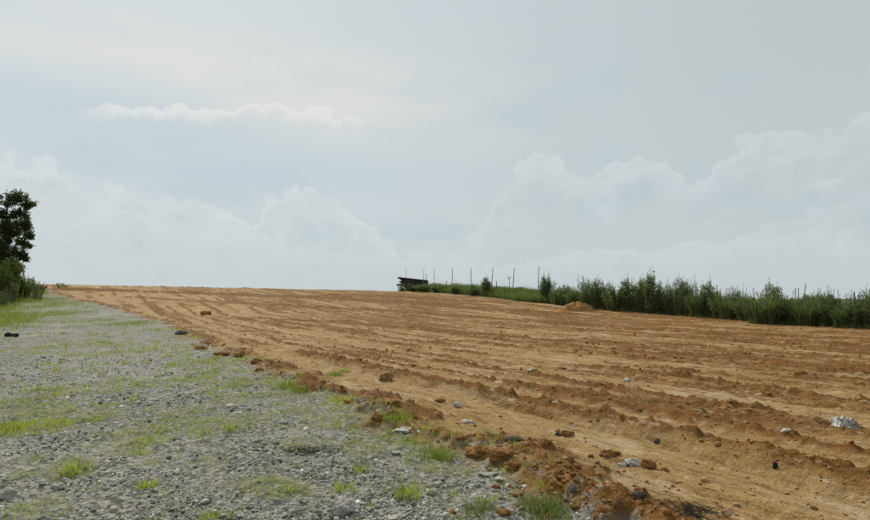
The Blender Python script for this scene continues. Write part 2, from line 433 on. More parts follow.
DIRT_TAN, DIRT_PALE, DIRT_BRN, DIRT_RED = (0.41, 0.265, 0.108), (0.60, 0.475, 0.31), (0.175, 0.087, 0.018), (0.225, 0.090, 0.018)
GRAV = (0.45, 0.43, 0.36)
def ground_mat(name, kind):
    m, N = newmat(name)
    co = objco(N)
    rot = N.n('ShaderNodeMapping'); N.l(co, rot.inputs['Vector']); rot.inputs['Rotation'].default_value = (0, 0, -math.atan2(0.492, 0.8706))
    rc = rot.outputs[0]
    big = N.noise(co, 0.18, 4, 0.6); mid = N.noise(co, 1.7, 5, 0.6); fine = N.noise(co, 14, 5, 0.65); vf = N.noise(co, 70, 3, 0.6)
    streak = N.noise(N.scale(rc, (1.6, 0.22, 1)), 2.0, 5, 0.65, 0.4)
    lo = N.attr('loose'); sd_ = N.attr('side'); gr = N.attr('green')
    # dirt
    lf = N.m('ADD', lo, N.m('MULTIPLY', N.m('SUBTRACT', fine, 0.5), 0.7))
    lf = N.m('ADD', lf, N.m('MULTIPLY', N.m('SUBTRACT', streak, 0.5), 1.7))
    lf = N.m('ADD', lf, N.m('MULTIPLY', N.m('SUBTRACT', N.noise(co, 4.5, 6, 0.72), 0.5), 1.6))
    f1 = N.ss(lf, 0.02, 0.88)
    brn = N.mix(N.ss(mid, 0.4, 0.65), DIRT_BRN, DIRT_RED)
    pale = N.mix(N.ss(streak, 0.55, 0.75, 0, 0.6), DIRT_TAN, DIRT_PALE)
    dirt = N.mix(f1, pale, brn)
    dirt = N.mix(N.ss(big, 0.35, 0.7, 0.0, 0.30), dirt, N.mix(0.5, dirt, DIRT_RED))
    dirt = N.mix(N.ss(vf, 0.35, 0.5, 0.4, 0.0), dirt, (0.12, 0.065, 0.02))
    dusty = N.noise(N.scale(rc, (1.1, 0.4, 1)), 1.5, 6, 0.68, 0.5)
    dirt = N.mix(N.m('MULTIPLY', N.ss(dusty, 0.50, 0.66, 0.0, 0.6), N.ss(lo, 0.7, 0.2)), dirt, (0.53, 0.40, 0.24))
    crust = N.noise(N.scale(rc, (1.5, 0.32, 1)), 5.0, 8, 0.74, 0.8)
    dirt = N.mix(N.ss(crust, 0.36, 0.50, 0.75, 0.0), dirt, (0.13, 0.066, 0.017))
    dirt = N.mix(N.ss(crust, 0.56, 0.66, 0.0, 0.7), dirt, DIRT_PALE)
    dirt = N.mix(N.ss(vf, 0.64, 0.74, 0.0, 0.5), dirt, (0.5, 0.4, 0.27))
    # gravel
    chips = N.n('ShaderNodeTexVoronoi'); N.l(co, chips.inputs['Vector']); chips.inputs['Scale'].default_value = 38
    cv = N.n('ShaderNodeSeparateColor'); N.l(chips.outputs['Color'], cv.inputs[0])
    g0 = N.mix(cv.outputs[0], (0.22, 0.21, 0.17), (0.66, 0.63, 0.55))
    g0 = N.mix(N.ss(mid, 0.36, 0.62), g0, GRAV)
    g0 = N.mix(N.ss(fine, 0.35, 0.7, 0.65, 0.0), g0, (0.09, 0.09, 0.07))
    g0 = N.mix(N.ss(big, 0.4, 0.65, 0.0, 0.35), g0, (0.56, 0.535, 0.46))
    gap_shade = N.n('ShaderNodeTexVoronoi'); N.l(co, gap_shade.inputs['Vector']); gap_shade.inputs['Scale'].default_value = 17
    g0 = N.mix(N.m('MULTIPLY', N.ss(gap_shade.outputs['Distance'], 0.42, 0.68), N.ss(mid, 0.4, 0.6, 0.25, 0.8)), g0, (0.075, 0.072, 0.05))  # crevice shade between the stones, painted into the gravel colour
    # soil and moss under the grass
    gc = N.mix(N.ss(fine, 0.35, 0.65), (0.13, 0.135, 0.05), (0.32, 0.32, 0.14))
    gf = N.ss(N.m('ADD', gr, N.m('MULTIPLY', N.m('SUBTRACT', fine, 0.5), 0.8)), 0.2, 0.85, 0.0, 0.45)
    g0 = N.mix(gf, g0, gc)
    # the two creep into each other along the edge
    bl = N.ss(N.m('ADD', sd_, N.m('MULTIPLY', N.m('SUBTRACT', N.noise(co, 3.0, 6, 0.7), 0.5), 2.6)), -0.35, 0.40)
    if kind == 'land':
        g0 = N.mix(N.ss(mid, 0.3, 0.7), (0.06, 0.075, 0.035), (0.12, 0.12, 0.065)); base = g0
    else:
        base = N.mix(bl, g0, dirt)
    hgt = N.m('ADD', N.m('MULTIPLY', fine, 1.0), N.m('MULTIPLY', vf, 0.45))
    hgt = N.m('ADD', hgt, N.m('MULTIPLY', chips.outputs['Distance'], 0.45 if kind == 'gravel' else 0.15))
    finish(N, base, 0.95, hgt, 1.0, 0.055, 0.15)
    return m
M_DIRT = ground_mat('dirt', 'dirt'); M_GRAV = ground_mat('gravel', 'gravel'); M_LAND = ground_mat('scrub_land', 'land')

def leafmat(name, a, b, c=None, tr=0.5, rough=0.6):
    m, N = newmat(name)
    g = N.n('ShaderNodeNewGeometry').outputs['Random Per Island']
    oi = N.n('ShaderNodeObjectInfo').outputs['Random']
    base = N.mix(g, a, b)
    if c is not None:
        base = N.mix(N.ss(N.noise(objco(N), 1.6, 3), 0.5, 0.68, 0.0, 0.8), base, c)
    base = N.mix(N.m('MULTIPLY', oi, 0.75), base, N.mix(0.5, base, (0.13, 0.115, 0.03)))
    tcol = N.mix(0.3, base, (a[0]*1.2, b[1]*1.15, a[2]))
    finish(N, base, rough, spec=0.25, trans=tcol)
    return m
M_TREE = leafmat('tree_leaves', (0.022, 0.042, 0.015), (0.07, 0.10, 0.03), (0.045, 0.065, 0.022))
M_SHRUB = leafmat('shrub_leaves', (0.08, 0.12, 0.025), (0.25, 0.29, 0.065), (0.18, 0.18, 0.05))
M_HEDGE = leafmat('hedge_leaves', (0.06, 0.09, 0.038), (0.235, 0.27, 0.12), (0.20, 0.19, 0.10))
M_HEDGE2 = leafmat('olive_leaves', (0.07, 0.105, 0.04), (0.26, 0.29, 0.12), (0.22, 0.20, 0.10))
M_REED = leafmat('reed_blades', (0.045, 0.065, 0.026), (0.18, 0.195, 0.08), (0.16, 0.15, 0.075))
M_GRASS = leafmat('young_grass', (0.26, 0.29, 0.035), (0.56, 0.54, 0.09), (0.44, 0.38, 0.13))
M_GRASSD = leafmat('bank_grass', (0.09, 0.115, 0.032), (0.25, 0.27, 0.085), (0.20, 0.18, 0.08))
M_GRASSB = leafmat('bright_grass', (0.15, 0.18, 0.028), (0.42, 0.42, 0.08), (0.34, 0.30, 0.10))
M_DRY = leafmat('dry_stalks', (0.16, 0.13, 0.08), (0.28, 0.24, 0.16))
M_BARK = newmat('bark')[0]; N = NT(M_BARK.node_tree)
finish(N, N.mix(N.noise(objco(N), 6, 5), (0.045, 0.035, 0.025), (0.14, 0.115, 0.085)), 0.9, N.noise(objco(N), 22, 4), 0.6, 0.02)
def stonemat(name, a, b, dirtc=None, sc_=9.0, rough=0.9, bs=0.7):
    m, N = newmat(name)
    co = objco(N)
    g = N.n('ShaderNodeNewGeometry').outputs['Random Per Island']
    base = N.mix(N.ss(N.noise(co, sc_, 5, 0.65), 0.32, 0.68), a, b)
    base = N.mix(N.m('MULTIPLY', g, 0.45), base, N.mix(0.6, base, a))
    if dirtc is not None:
        base = N.mix(N.ss(N.noise(co, sc_*0.6, 4), 0.45, 0.65, 0, 0.75), base, dirtc)
    finish(N, base, rough, N.noise(co, sc_*5, 5, 0.7), bs, 0.012, 0.2)
    return m
M_STONE = stonemat('grey_stone', (0.19, 0.185, 0.155), (0.56, 0.535, 0.46))
M_PALE = stonemat('pale_stone', (0.42, 0.40, 0.35), (0.66, 0.64, 0.58), (0.36, 0.27, 0.16))
M_DARK = stonemat('dark_stone', (0.05, 0.048, 0.044), (0.13, 0.125, 0.115), (0.17, 0.11, 0.055))
M_BLACK = stonemat('black_lump', (0.012, 0.012, 0.012), (0.035, 0.033, 0.03))
M_CLOD = stonemat('brown_clod', (0.20, 0.095, 0.024), (0.37, 0.20, 0.07), (0.29, 0.12, 0.034))
M_CLODT = stonemat('tan_clod', (0.26, 0.16, 0.07), (0.42, 0.28, 0.14), (0.2, 0.12, 0.05))
M_CHIP, N = newmat('gravel_chips')
g = N.n('ShaderNodeNewGeometry').outputs['Random Per Island']
cr = N.n('ShaderNodeValToRGB'); N.l(g, cr.inputs[0])
els = cr.color_ramp.elements
els[0].position = 0; els[0].color = (0.085, 0.083, 0.066, 1); els[1].position = 1; els[1].color = (0.75, 0.72, 0.65, 1)
for p_, c_ in ((0.3, (0.25, 0.24, 0.195, 1)), (0.75, (0.48, 0.46, 0.39, 1)), (0.93, (0.62, 0.60, 0.53, 1))):
    e_ = els.new(p_); e_.color = c_
finish(N, N.mix(N.ss(N.noise(objco(N), 30, 4), 0.35, 0.7, 0.35, 0), cr.outputs[0], (0.10, 0.095, 0.075)), 0.9, N.noise(objco(N), 120, 3), 0.4, 0.005)

# ------------------------------------------------------------------ the ground sheet (finer towards where one stands)
TH = np.concatenate([np.arange(-180, -60, 5.0), np.arange(-60, -41, 1.0), np.linspace(-41, 41, 820), np.arange(42, 61, 1.0), np.arange(65, 180, 5.0)])
RR = np.concatenate([np.linspace(0.5, 3.3, 14), np.geomspace(3.4, 100, 700), np.linspace(101, 170, 50), np.geomspace(176, 6000, 36)])
tt = np.radians(TH); nt, nr = len(TH), len(RR)
X = np.outer(RR, np.sin(tt)).ravel(); Y = np.outer(RR, np.cos(tt)).ravel()
Z, S_, LO, GR, VV, RAD, EDG = height(X, Y, True)
X = np.append(X, 0); Y = np.append(Y, 0); Z = np.append(Z, 0.0)
S_ = np.append(S_, -3); LO = np.append(LO, 0); GR = np.append(GR, 0); VV = np.append(VV, 0); RAD = np.append(RAD, 0)
i0 = (np.arange(nr-1)[:, None]*nt + np.arange(nt)[None, :]); i1 = (np.arange(nr-1)[:, None]*nt + (np.arange(nt)[None, :]+1) % nt)
Q = np.stack([i0, i0+nt, i1+nt, i1], -1).reshape(-1, 4)[:, ::-1]
T0 = np.stack([np.full(nt, nr*nt), np.arange(nt), (np.arange(nt)+1) % nt], -1)[:, ::-1]
UU = UX*X + UY*Y
fs = S_[Q].mean(1); fv = VV[Q].mean(1); fr = RAD[Q].mean(1); fu = UU[Q].mean(1)
landm = (fv > 39.5) | (fr > 135) | (fv < -11) | (fu < -30)
dirtm = (fs > 0) & ~landm
gravm = ~dirtm & ~landm
P = np.stack([X, Y, Z], -1)
def sub_ground(name, mask, mat, extra=None):
    q = Q[mask]; F = [q]
    ids = np.unique(np.concatenate([q.ravel()] + ([extra.ravel()] if extra is not None else [])))
    re = np.zeros(len(P), np.int32); re[ids] = np.arange(len(ids))
    Fl = [re[q]] + ([re[extra]] if extra is not None else [])
    me = mk_mesh(name, P[ids], Fl, [mat], True, {'side': np.clip(S_[ids], -5, 5), 'loose': LO[ids], 'green': GR[ids]})
    return link(name, me, kind='structure')
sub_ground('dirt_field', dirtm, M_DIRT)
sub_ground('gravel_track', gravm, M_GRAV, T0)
sub_ground('scrub_land', landm, M_LAND)

# ------------------------------------------------------------------ loose gravel and crumbs (uncountable)
def ico():
    t = (1+5**.5)/2
    v = np.array([(-1, t, 0), (1, t, 0), (-1, -t, 0), (1, -t, 0), (0, -1, t), (0, 1, t), (0, -1, -t), (0, 1, -t), (t, 0, -1), (t, 0, 1), (-t, 0, -1), (-t, 0, 1)], float)
    v /= np.linalg.norm(v[0])
    f = np.array([(0, 11, 5), (0, 5, 1), (0, 1, 7), (0, 7, 10), (0, 10, 11), (1, 5, 9), (5, 11, 4), (11, 10, 2), (10, 7, 6), (7, 1, 8), (3, 9, 4), (3, 4, 2), (3, 2, 6), (3, 6, 8), (3, 8, 9), (4, 9, 5), (2, 4, 11), (6, 2, 10), (8, 6, 7), (9, 8, 1)])
    return v, f
ICO_V, ICO_F = ico()
def rand_rot(n, tilt=0.5):
    a = rng.uniform(0, 2*np.pi, n); b = rng.normal(0, tilt, n); c = rng.normal(0, tilt, n)
    ca, sa, cb, sb, cc, s2 = np.cos(a), np.sin(a), np.cos(b), np.sin(b), np.cos(c), np.sin(c)
    O = np.zeros(n); I = np.ones(n)
    Rz = np.stack([np.stack([ca, -sa, O], -1), np.stack([sa, ca, O], -1), np.stack([O, O, I], -1)], 1)
    Rx = np.stack([np.stack([I, O, O], -1), np.stack([O, cb, -sb], -1), np.stack([O, sb, cb], -1)], 1)
    Ry = np.stack([np.stack([cc, O, s2], -1), np.stack([O, I, O], -1), np.stack([-s2, O, cc], -1)], 1)
    return Rz @ Rx @ Ry
def stones(name, xy, size, mat, flat=0.55, jit=0.28, smooth=False, sink=0.25):
    n = len(xy)
    z = height(xy[:, 0], xy[:, 1])
    sc3 = np.stack([rng.uniform(.7, 1.3, n), rng.uniform(.6, 1.1, n), rng.uniform(.7, 1.2, n)*flat], -1)*size[:, None]*0.5
    V = ICO_V[None]*(1+rng.uniform(-jit, jit, (n, 12, 1)))*sc3[:, None, :]
    V = np.einsum('nij,nkj->nki', rand_rot(n, 0.3), V)
    V[..., 0] += xy[:, 0:1]; V[..., 1] += xy[:, 1:2]; V[..., 2] += (z + (0.5-sink)*size*flat)[:, None]
    F = (ICO_F[None] + (np.arange(n)*12)[:, None, None]).reshape(-1, 3)
    me = mk_mesh(name, V.reshape(-1, 3), F, [mat], smooth)
    return link(name, me, kind='stuff')
def polar_pts(n, r0, r1, a0, a1, p=1.0):
    t = rng.uniform(0, 1, n)**p
    r = r0*(r1/r0)**t
    a = np.radians(rng.uniform(a0, a1, n))
    return np.stack([r*np.sin(a), r*np.cos(a)], -1)
c = polar_pts(70000, 3.9, 22, -41, 14, 1.3)
s_ = side(c[:, 0], c[:, 1]); gm = greenmask(c[:, 0], c[:, 1])
cl = fbm(c[:, 0]*1.6, c[:, 1]*1.6, 301, 3)
ok = (s_ < 0.15) & (rng.uniform(0, 1, len(c)) < np.clip(2.2*cl-0.45, .15, 1)*(1-.5*gm))
c = c[ok][:32000]
sz = np.clip(rng.lognormal(math.log(0.017), 0.5, len(c)), .007, .065)*np.clip(np.hypot(c[:, 0], c[:, 1])/7, 1, 1.6)
stones('gravel_chips', c, sz, M_CHIP, 0.5, 0.42)['label'] = 'loose grey stone chips scattered over the gravel track'
c = polar_pts(60000, 3.9, 60, -38, 40, 0.85)
Zc, Sc, Lc, Gc, Vc, Rc, Ec = height(c[:, 0], c[:, 1], True)
ok = (Sc > -0.5) & (Vc < 38) & (rng.uniform(0, 1, len(c)) < np.clip((Lc-0.25)*1.1, 0.04, 1)*np.where(Sc < 0, .4, 1))
c = c[ok][:15000]; Rn = np.hypot(c[:, 0], c[:, 1])
sz = np.clip(rng.lognormal(math.log(0.026), 0.55, len(c)), .010, .085)*np.clip(Rn/11, 0.9, 1.6)
stones('dirt_crumbs', c, sz, M_CLOD, 0.6, 0.42, False, 0.42)['label'] = 'loose brown crumbs of earth along the ridges of the field'
c = polar_pts(9000, 3.9, 40, -30, 40, 0.9)
s_ = side(c[:, 0], c[:, 1]); c = c[(s_ > -.1) & (fbm(c[:, 0]*.8, c[:, 1]*.8, 411, 3) > .5)][:750]; Rn = np.hypot(c[:, 0], c[:, 1])
sz = np.clip(rng.lognormal(math.log(0.026), 0.5, len(c)), .012, .08)*np.clip(Rn/10, 1, 2.2)
stones('pale_pebbles', c, sz, M_CLODT, 0.5, 0.4)['label'] = 'small pale pebbles strewn over the dirt'

# ------------------------------------------------------------------ grass
def blades(xy, h, w, lean, zoff=0.0, z=None, az=None, curl=1.0):
    n = len(xy)
    if z is None: z = height(xy[:, 0], xy[:, 1])
    a = rng.uniform(0, 2*np.pi, n) if az is None else az
    d = np.stack([np.cos(a), np.sin(a), np.zeros(n)], -1)
    b = rng.uniform(0, 2*np.pi, n)
    s = np.stack([np.cos(b), np.sin(b), np.zeros(n)], -1)*w[:, None]*0.5
    B = np.stack([xy[:, 0], xy[:, 1], z-0.01+zoff], -1)
    up = np.array([0, 0, 1.0])
    m_ = B + d*(lean*h*0.28)[:, None] + up*(h*0.55)[:, None]
    t_ = B + d*(lean*h*curl)[:, None] + up*(h*(1-0.22*lean))[:, None]
    V = np.stack([B-s, B+s, m_-s*.8, m_+s*.8, t_], 1)
    F = np.array([(0, 1, 3), (0, 3, 2), (2, 3, 4)])
    F = (F[None] + (np.arange(n)*5)[:, None, None]).reshape(-1, 3)
    return V.reshape(-1, 3), F
def blade_obj(name, xy, h, w, lean, mat, **props):
    V, F = blades(xy, h, w, lean)
    return link(name, mk_mesh(name, V, F, [mat], True), kind='stuff', **props)
# sparse young grass over the gravel, gathered in tufts
c = polar_pts(20000, 3.9, 34, -42, 12, 0.9)
g = greenmask(c[:, 0], c[:, 1]); ok = (rng.uniform(0, 1, len(c)) < g**1.3*1.2) | (rng.uniform(0, 1, len(c)) < .015*(side(c[:, 0], c[:, 1]) < 0.3)); c = c[ok][:7500]
k = rng.integers(4, 13, len(c)); ctr = np.repeat(c, k, 0)
rad = np.hypot(ctr[:, 0], ctr[:, 1])
xy = ctr + rng.normal(0, .028, ctr.shape)*np.clip(rad/7, 1, 2.2)[:, None]
hh = np.repeat(rng.uniform(.02, .11, len(c)), k)*rng.uniform(.5, 1.3, len(xy))*np.clip(rad/10, 1, 1.6)
blade_obj('sparse_grass', xy, hh, rng.uniform(.0035, .007, len(xy))*np.clip(rad/6, 1, 3), rng.uniform(.2, 1.2, len(xy)), M_GRASS, label='thin young grass growing through the gravel')
# bright grass on the verge at the left, below the tree
def scatter_px(n, x0, x1, y0, y1, far=100):
    out = []
    for _ in range(n):
        out.append(at(random.uniform(x0, x1), random.uniform(y0, y1), far=far))
    return np.array(out)
def area(n, xa, xb, ya, yb):
    return np.stack([rng.uniform(xa, xb, n), rng.uniform(ya, yb, n)], -1)
c = area(110000, -62, -14, 24, 85)
u_, v_ = uv(c[:, 0], c[:, 1]); s_ = side(c[:, 0], c[:, 1])
gm = greenmask(c[:, 0], c[:, 1])
ok = (s_ < -0.3) & (gm > 0.3) & (v_ > -12) & (rng.uniform(0, 1, len(c)) < gm*np.clip(4*fbm(c[:, 0]/1.6, c[:, 1]/2.5, 55, 3)-1.5, .05, 1)) & (c[:, 0]/c[:, 1] > -0.78); c = c[ok]
dd = np.hypot(c[:, 0], c[:, 1])
c = np.repeat(c, 3, 0)+rng.normal(0, .12, (3*len(c), 2)); dd = np.repeat(dd, 3)
_u, _v = uv(c[:, 0], c[:, 1])
hh = rng.uniform(.12, .42, len(c))*(0.5+1.0*sstep(_v, -1.5, -5))
blade_obj('verge_grass', c, hh, rng.uniform(.012, .03, len(c)), rng.uniform(.2, 1.0, len(c)), M_GRASSB, label='bright green grass on the verge below the tree')
print('verge', len(c))

# ------------------------------------------------------------------ plants
def leaves(P, D, L, Wd, N_=None):
    """diamond leaves at P pointing along D"""
    n = len(P)
    D = D/np.linalg.norm(D, axis=1, keepdims=True)
    r = rng.normal(0, 1, (n, 3)); S = np.cross(D, r); S /= np.linalg.norm(S, axis=1, keepdims=True)+1e-9
    up = np.cross(S, D)
    a = P; b = P + D*(L*.45)[:, None] + S*(Wd*.5)[:, None] + up*(L*.06)[:, None]; c_ = P + D*L[:, None] - up*(L*.12)[:, None]; d = P + D*(L*.45)[:, None] - S*(Wd*.5)[:, None] + up*(L*.06)[:, None]
    V = np.stack([a, b, c_, d], 1).reshape(-1, 3)
    F = np.arange(4*n).reshape(n, 4)
    return V, F
def tubes(lines, r0, r1, sides=4):
    """lines: list of (k,3) arrays"""
    V = []; F = []; off = 0
    ang = np.arange(sides)*2*np.pi/sides
    for i, L in enumerate(lines):
        k = len(L); ra = r0[i] if np.ndim(r0) else r0; rb = r1[i] if np.ndim(r1) else r1
        T = np.gradient(L, axis=0); T /= np.linalg.norm(T, axis=1, keepdims=True)+1e-9
        A_ = np.cross(T, np.array([0.3, 0.9, 0.1])); A_ /= np.linalg.norm(A_, axis=1, keepdims=True)+1e-9
        B_ = np.cross(T, A_)
        rr = np.linspace(ra, rb, k)[:, None, None]
        ring = L[:, None, :] + rr*(np.cos(ang)[None, :, None]*A_[:, None] + np.sin(ang)[None, :, None]*B_[:, None])
        V.append(ring.reshape(-1, 3))
        for j in range(k-1):
            for s in range(sides):
                a = off+j*sides+s; b = off+j*sides+(s+1) % sides
                F.append((a, b, b+sides, a+sides))
        off += k*sides
    return np.concatenate(V), np.array(F)
def bush_meshes(name, h, rad, nst, nleaf, leafL, leafW, mat, spread=0.5, wisps=8, droop=0.3, low=0.12, cone=1.0):
    ls = []; LP = []; LD = []
    for i in range(nst):
        a = rng.uniform(0, 2*np.pi); q = rng.uniform(0, 1)**.6
        hh = h*(1-0.40*q**1.5*cone)*rng.uniform(.72, 1.05)
        b = np.array([math.cos(a), math.sin(a), 0])
        t = np.linspace(0, 1, 6)[:, None]
        base = b*q*rad*0.55
        top = b*q*rad*(1.0+spread*.3) + np.array([rng.normal(0, .08), rng.normal(0, .08), hh])
        L = base*(1-t) + np.array([top[0], top[1], 0])*t**1.4 + np.array([0, 0, 1])*hh*t + b*0.05*np.sin(t*3)
        L[:, :2] += np.cumsum(rng.normal(0, .02, (6, 2)), 0)
        ls.append(L)
        tt_ = low + (1-low)*rng.uniform(0, 1, nleaf)**.85
        idx = tt_*5; i0_ = np.clip(idx.astype(int), 0, 4); fr_ = (idx-i0_)[:, None]
        P_ = L[i0_]*(1-fr_)+L[i0_+1]*fr_
        oa = rng.uniform(0, 2*np.pi, nleaf)
        spreadr = 0.16*h/2*(1.15-tt_)[:, None]
        o = np.stack([np.cos(oa), np.sin(oa), np.zeros(nleaf)], -1)
        P_ = P_ + o*spreadr*rng.uniform(0, 1, (nleaf, 1))
        D_ = o + np.stack([np.zeros(nleaf), np.zeros(nleaf), rng.uniform(-droop, 1.3, nleaf)], -1)
        LP.append(P_); LD.append(D_)
    SV, SF = tubes(ls, 0.012, 0.004, 3)
    P_ = np.concatenate(LP); D_ = np.concatenate(LD); n = len(P_)
    LV, LF = leaves(P_, D_, leafL*rng.uniform(.6, 1.3, n), leafW*rng.uniform(.6, 1.3, n))
    out = [('foliage', mk_mesh(name+'_foliage', LV, LF, [mat], True)), ('stems', mk_mesh(name+'_stems', SV, SF, [M_BARK], True))]
    if wisps:
        wl = []; wp = []; wd = []
        for i in range(wisps):
            a = rng.uniform(0, 2*np.pi); q = rng.uniform(0, .9)*rad
            H_ = h*rng.uniform(.85, 1.2)
            t = np.linspace(0, 1, 5)[:, None]
            L = np.array([math.cos(a)*q, math.sin(a)*q, 0.3*h]) + t*np.array([rng.normal(0, .18), rng.normal(0, .18), H_-0.3*h])
            wl.append(L)
            k = 26; f = rng.uniform(.55, 1, k)[:, None]
            wp.append(L[0]*(1-f)+L[-1]*f); wd.append(np.stack([rng.normal(0, 1, k), rng.normal(0, 1, k), rng.uniform(.3, 1.6, k)], -1))
        WV, WF = tubes(wl, 0.008, 0.004, 3)
        LV2, LF2 = leaves(np.concatenate(wp), np.concatenate(wd), rng.uniform(.06, .15, 26*wisps), np.full(26*wisps, .022))
        out.append(('seed_stalks', mk_mesh(name+'_stalks', np.concatenate([WV, LV2]), [WF, LF2+len(WV)], [M_DRY], True)))
    return out
def reed_meshes(name, h, rad, nb, mat, wisps=10, width=.035):
    t = np.linspace(0, 1, 6)
    V = []; F = []; off = 0
    for i in range(nb):
        a = rng.uniform(0, 2*np.pi); q = rng.uniform(0, 1)**.5*rad
        az = a + rng.normal(0, .8); L = h*rng.uniform(.55, 1.2); ln = rng.uniform(.12, .75)
        x = np.cos(a)*q*.6 + np.cos(az)*L*ln*t**1.9; y = np.sin(a)*q*.6 + np.sin(az)*L*ln*t**1.9
        z = L*(t - ln*.55*t**2.6)
        w = width*.5*(1-t)**.6*(0.6+t*1.2); sx, sy = -np.sin(az+rng.normal(0, .6)), np.cos(az+rng.normal(0, .6))
        C_ = np.stack([x, y, z], -1)
        V.append(np.stack([C_-np.outer(w, [sx, sy, 0]), C_+np.outer(w, [sx, sy, .2])], 1).reshape(-1, 3))
        for j in range(5): F.append((off+2*j, off+2*j+1, off+2*j+3, off+2*j+2))
        off += 12
    out = [('foliage', mk_mesh(name+'_foliage', np.concatenate(V), np.array(F), [mat], True))]
    if wisps:
        b = bush_meshes(name+'_w', h, rad*.8, 1, 3, .1, .02, mat, wisps=wisps)
        out.append(b[2])
    return out
def plant(name, parts, x, y, s, label, cat, group=None, rz=None, sz=1.0, z=None, partnames=None):
    r = bpy.data.objects.new(name, None); col.objects.link(r)
    r.location = (x, y, (hz_at(x, y) if z is None else z)-0.03); r.rotation_euler = (0, 0, random.uniform(0, 6.28) if rz is None else rz)
    r.scale = (s, s, s*sz); r.empty_display_size = .2
    r['label'] = label; r['category'] = cat
    if group: r['group'] = group
    for pn, me in parts:
        q_ = link(pn, me, r)
        if pn == 'seed_stalks': q_['kind'] = 'stuff'
    return r

# ---- the tree at the left edge
TX, TY = at(4, 297)
TD = TY
def wpt(px, py, dy=0.0):
    d = ray(px, py); y = TD+dy
    return np.array([d.x/d.y*y, y, EYE + d.z/d.y*y])
base = wpt(-7, 294); base[2] = hz_at(base[0], base[1])-.05
tree = bpy.data.objects.new('leafy_tree', None); col.objects.link(tree); tree.location = base
tree['label'] = 'dark leafy tree rising above the shrubs at the left edge'; tree['category'] = 'tree'
LOB = [(17, 198, .62, 0), (7, 204, .35, .5), (28, 205, .45, -.3), (20, 214, .55, .2), (8, 219, .45, .4), (24, 226, .62, 0), (12, 232, .62, .3), (30, 235, .42, -.2), (2, 228, .6, -.3), (-8, 214, .7, 0), (22, 243, .42, .3), (28, 246, .3, 0),
       (18, 253, .55, -.2), (4, 256, .7, .2), (25, 256, .36, .1), (-10, 240, .8, .2), (10, 266, .62, 0), (-14, 262, .9, -.2), (-22, 225, .9, .2), (1, 272, .7, .4), (18, 268, .3, .1), (-20, 203, .7, 0), (-2, 196, .3, .2), (2, 246, .55, .5), (8, 240, .3, -.3), (6, 281, .8, .5), (-8, 276, .8, 0), (14, 274, .5, .2), (1, 212, .35, 0)]
px_m = TD/F_PX
LP = []; LD = []; limbs = []
trunk_top = wpt(3, 240)-base
tl = np.array([[0, 0, 0], trunk_top*.35+np.array([-.15, .05, 0]), trunk_top*.7+np.array([.1, 0, 0]), trunk_top, wpt(12, 215)-base])
for (lx, ly, lr, dy) in LOB:
    cpt = wpt(lx, ly, dy) - base; R_ = lr*12*px_m
    k = int(560*(lr/.5)**2)
    # leafy twigs inside the lobe
    nt_ = max(6, k//22)
    tip = rng.normal(0, 1, (nt_, 3)); tip /= np.linalg.norm(tip, axis=1, keepdims=True); tip = cpt + tip*R_*rng.uniform(.2, 1.1, (nt_, 1))*np.array([1, 1, .8])
    c_ = tip[rng.integers(0, nt_, k)] + rng.normal(0, R_*.2, (k, 3))
    LP.append(c_); LD.append((c_-cpt)*.8 + rng.normal(0, .25, (k, 3)) + np.array([0, 0, -.1]))
    j = tl[2 if ly > 235 else 3]
    mid = (j+cpt)/2+np.array([0, 0, -.15])
    limbs.append(np.array([j, mid, cpt]))
    for q in range(min(nt_, 6)): limbs.append(np.array([cpt, (cpt+tip[q])/2+rng.normal(0, .03, 3), tip[q]]))
V1, F1 = tubes([tl], .13, .05, 8); link('trunk', mk_mesh('trunk', V1, F1, [M_BARK]), tree)
V1, F1 = tubes(limbs, .035, .01, 5); link('limbs', mk_mesh('limbs', V1, F1, [M_BARK]), tree)
LPc = np.concatenate(LP); LDc = np.concatenate(LD); n = len(LPc)
V1, F1 = leaves(LPc, LDc, rng.uniform(.14, .32, n), rng.uniform(.10, .18, n)); link('crown', mk_mesh('crown', V1, F1, [M_TREE]), tree)
print('tree', TD, n)

# ---- shrubs below the tree
PB = {
 'leafy': bush_meshes('leafy', 2.0, .8, 54, 62, .20, .042, M_HEDGE, droop=0),
 'leafy_b': bush_meshes('leafy_b', 2.0, .95, 60, 62, .22, .034, M_HEDGE2, wisps=14, droop=-.2),
 'olive': bush_meshes('olive', 1.5, .95, 54, 60, .15, .06, M_HEDGE2, cone=.7, wisps=10),
 'tall': bush_meshes('tall', 2.6, .62, 44, 90, .16, .05, M_HEDGE, cone=.75, wisps=3),
 'reed': reed_meshes('reed', 2.0, .8, 330, M_REED, 16),
 'reed_b': reed_meshes('reed_b', 1.7, 1.1, 380, M_REED, 10, .045),
 'shrub': bush_meshes('shrub', 2.0, .95, 60, 75, .13, .07, M_SHRUB, cone=.6, wisps=0),
 'dark': bush_meshes('dark', 1.0, .7, 30, 60, .13, .06, M_TREE, cone=.5, wisps=3),
 'weed': bush_meshes('weed', .9, .6, 26, 34, .09, .03, M_HEDGE2, cone=.5, wisps=9),
}
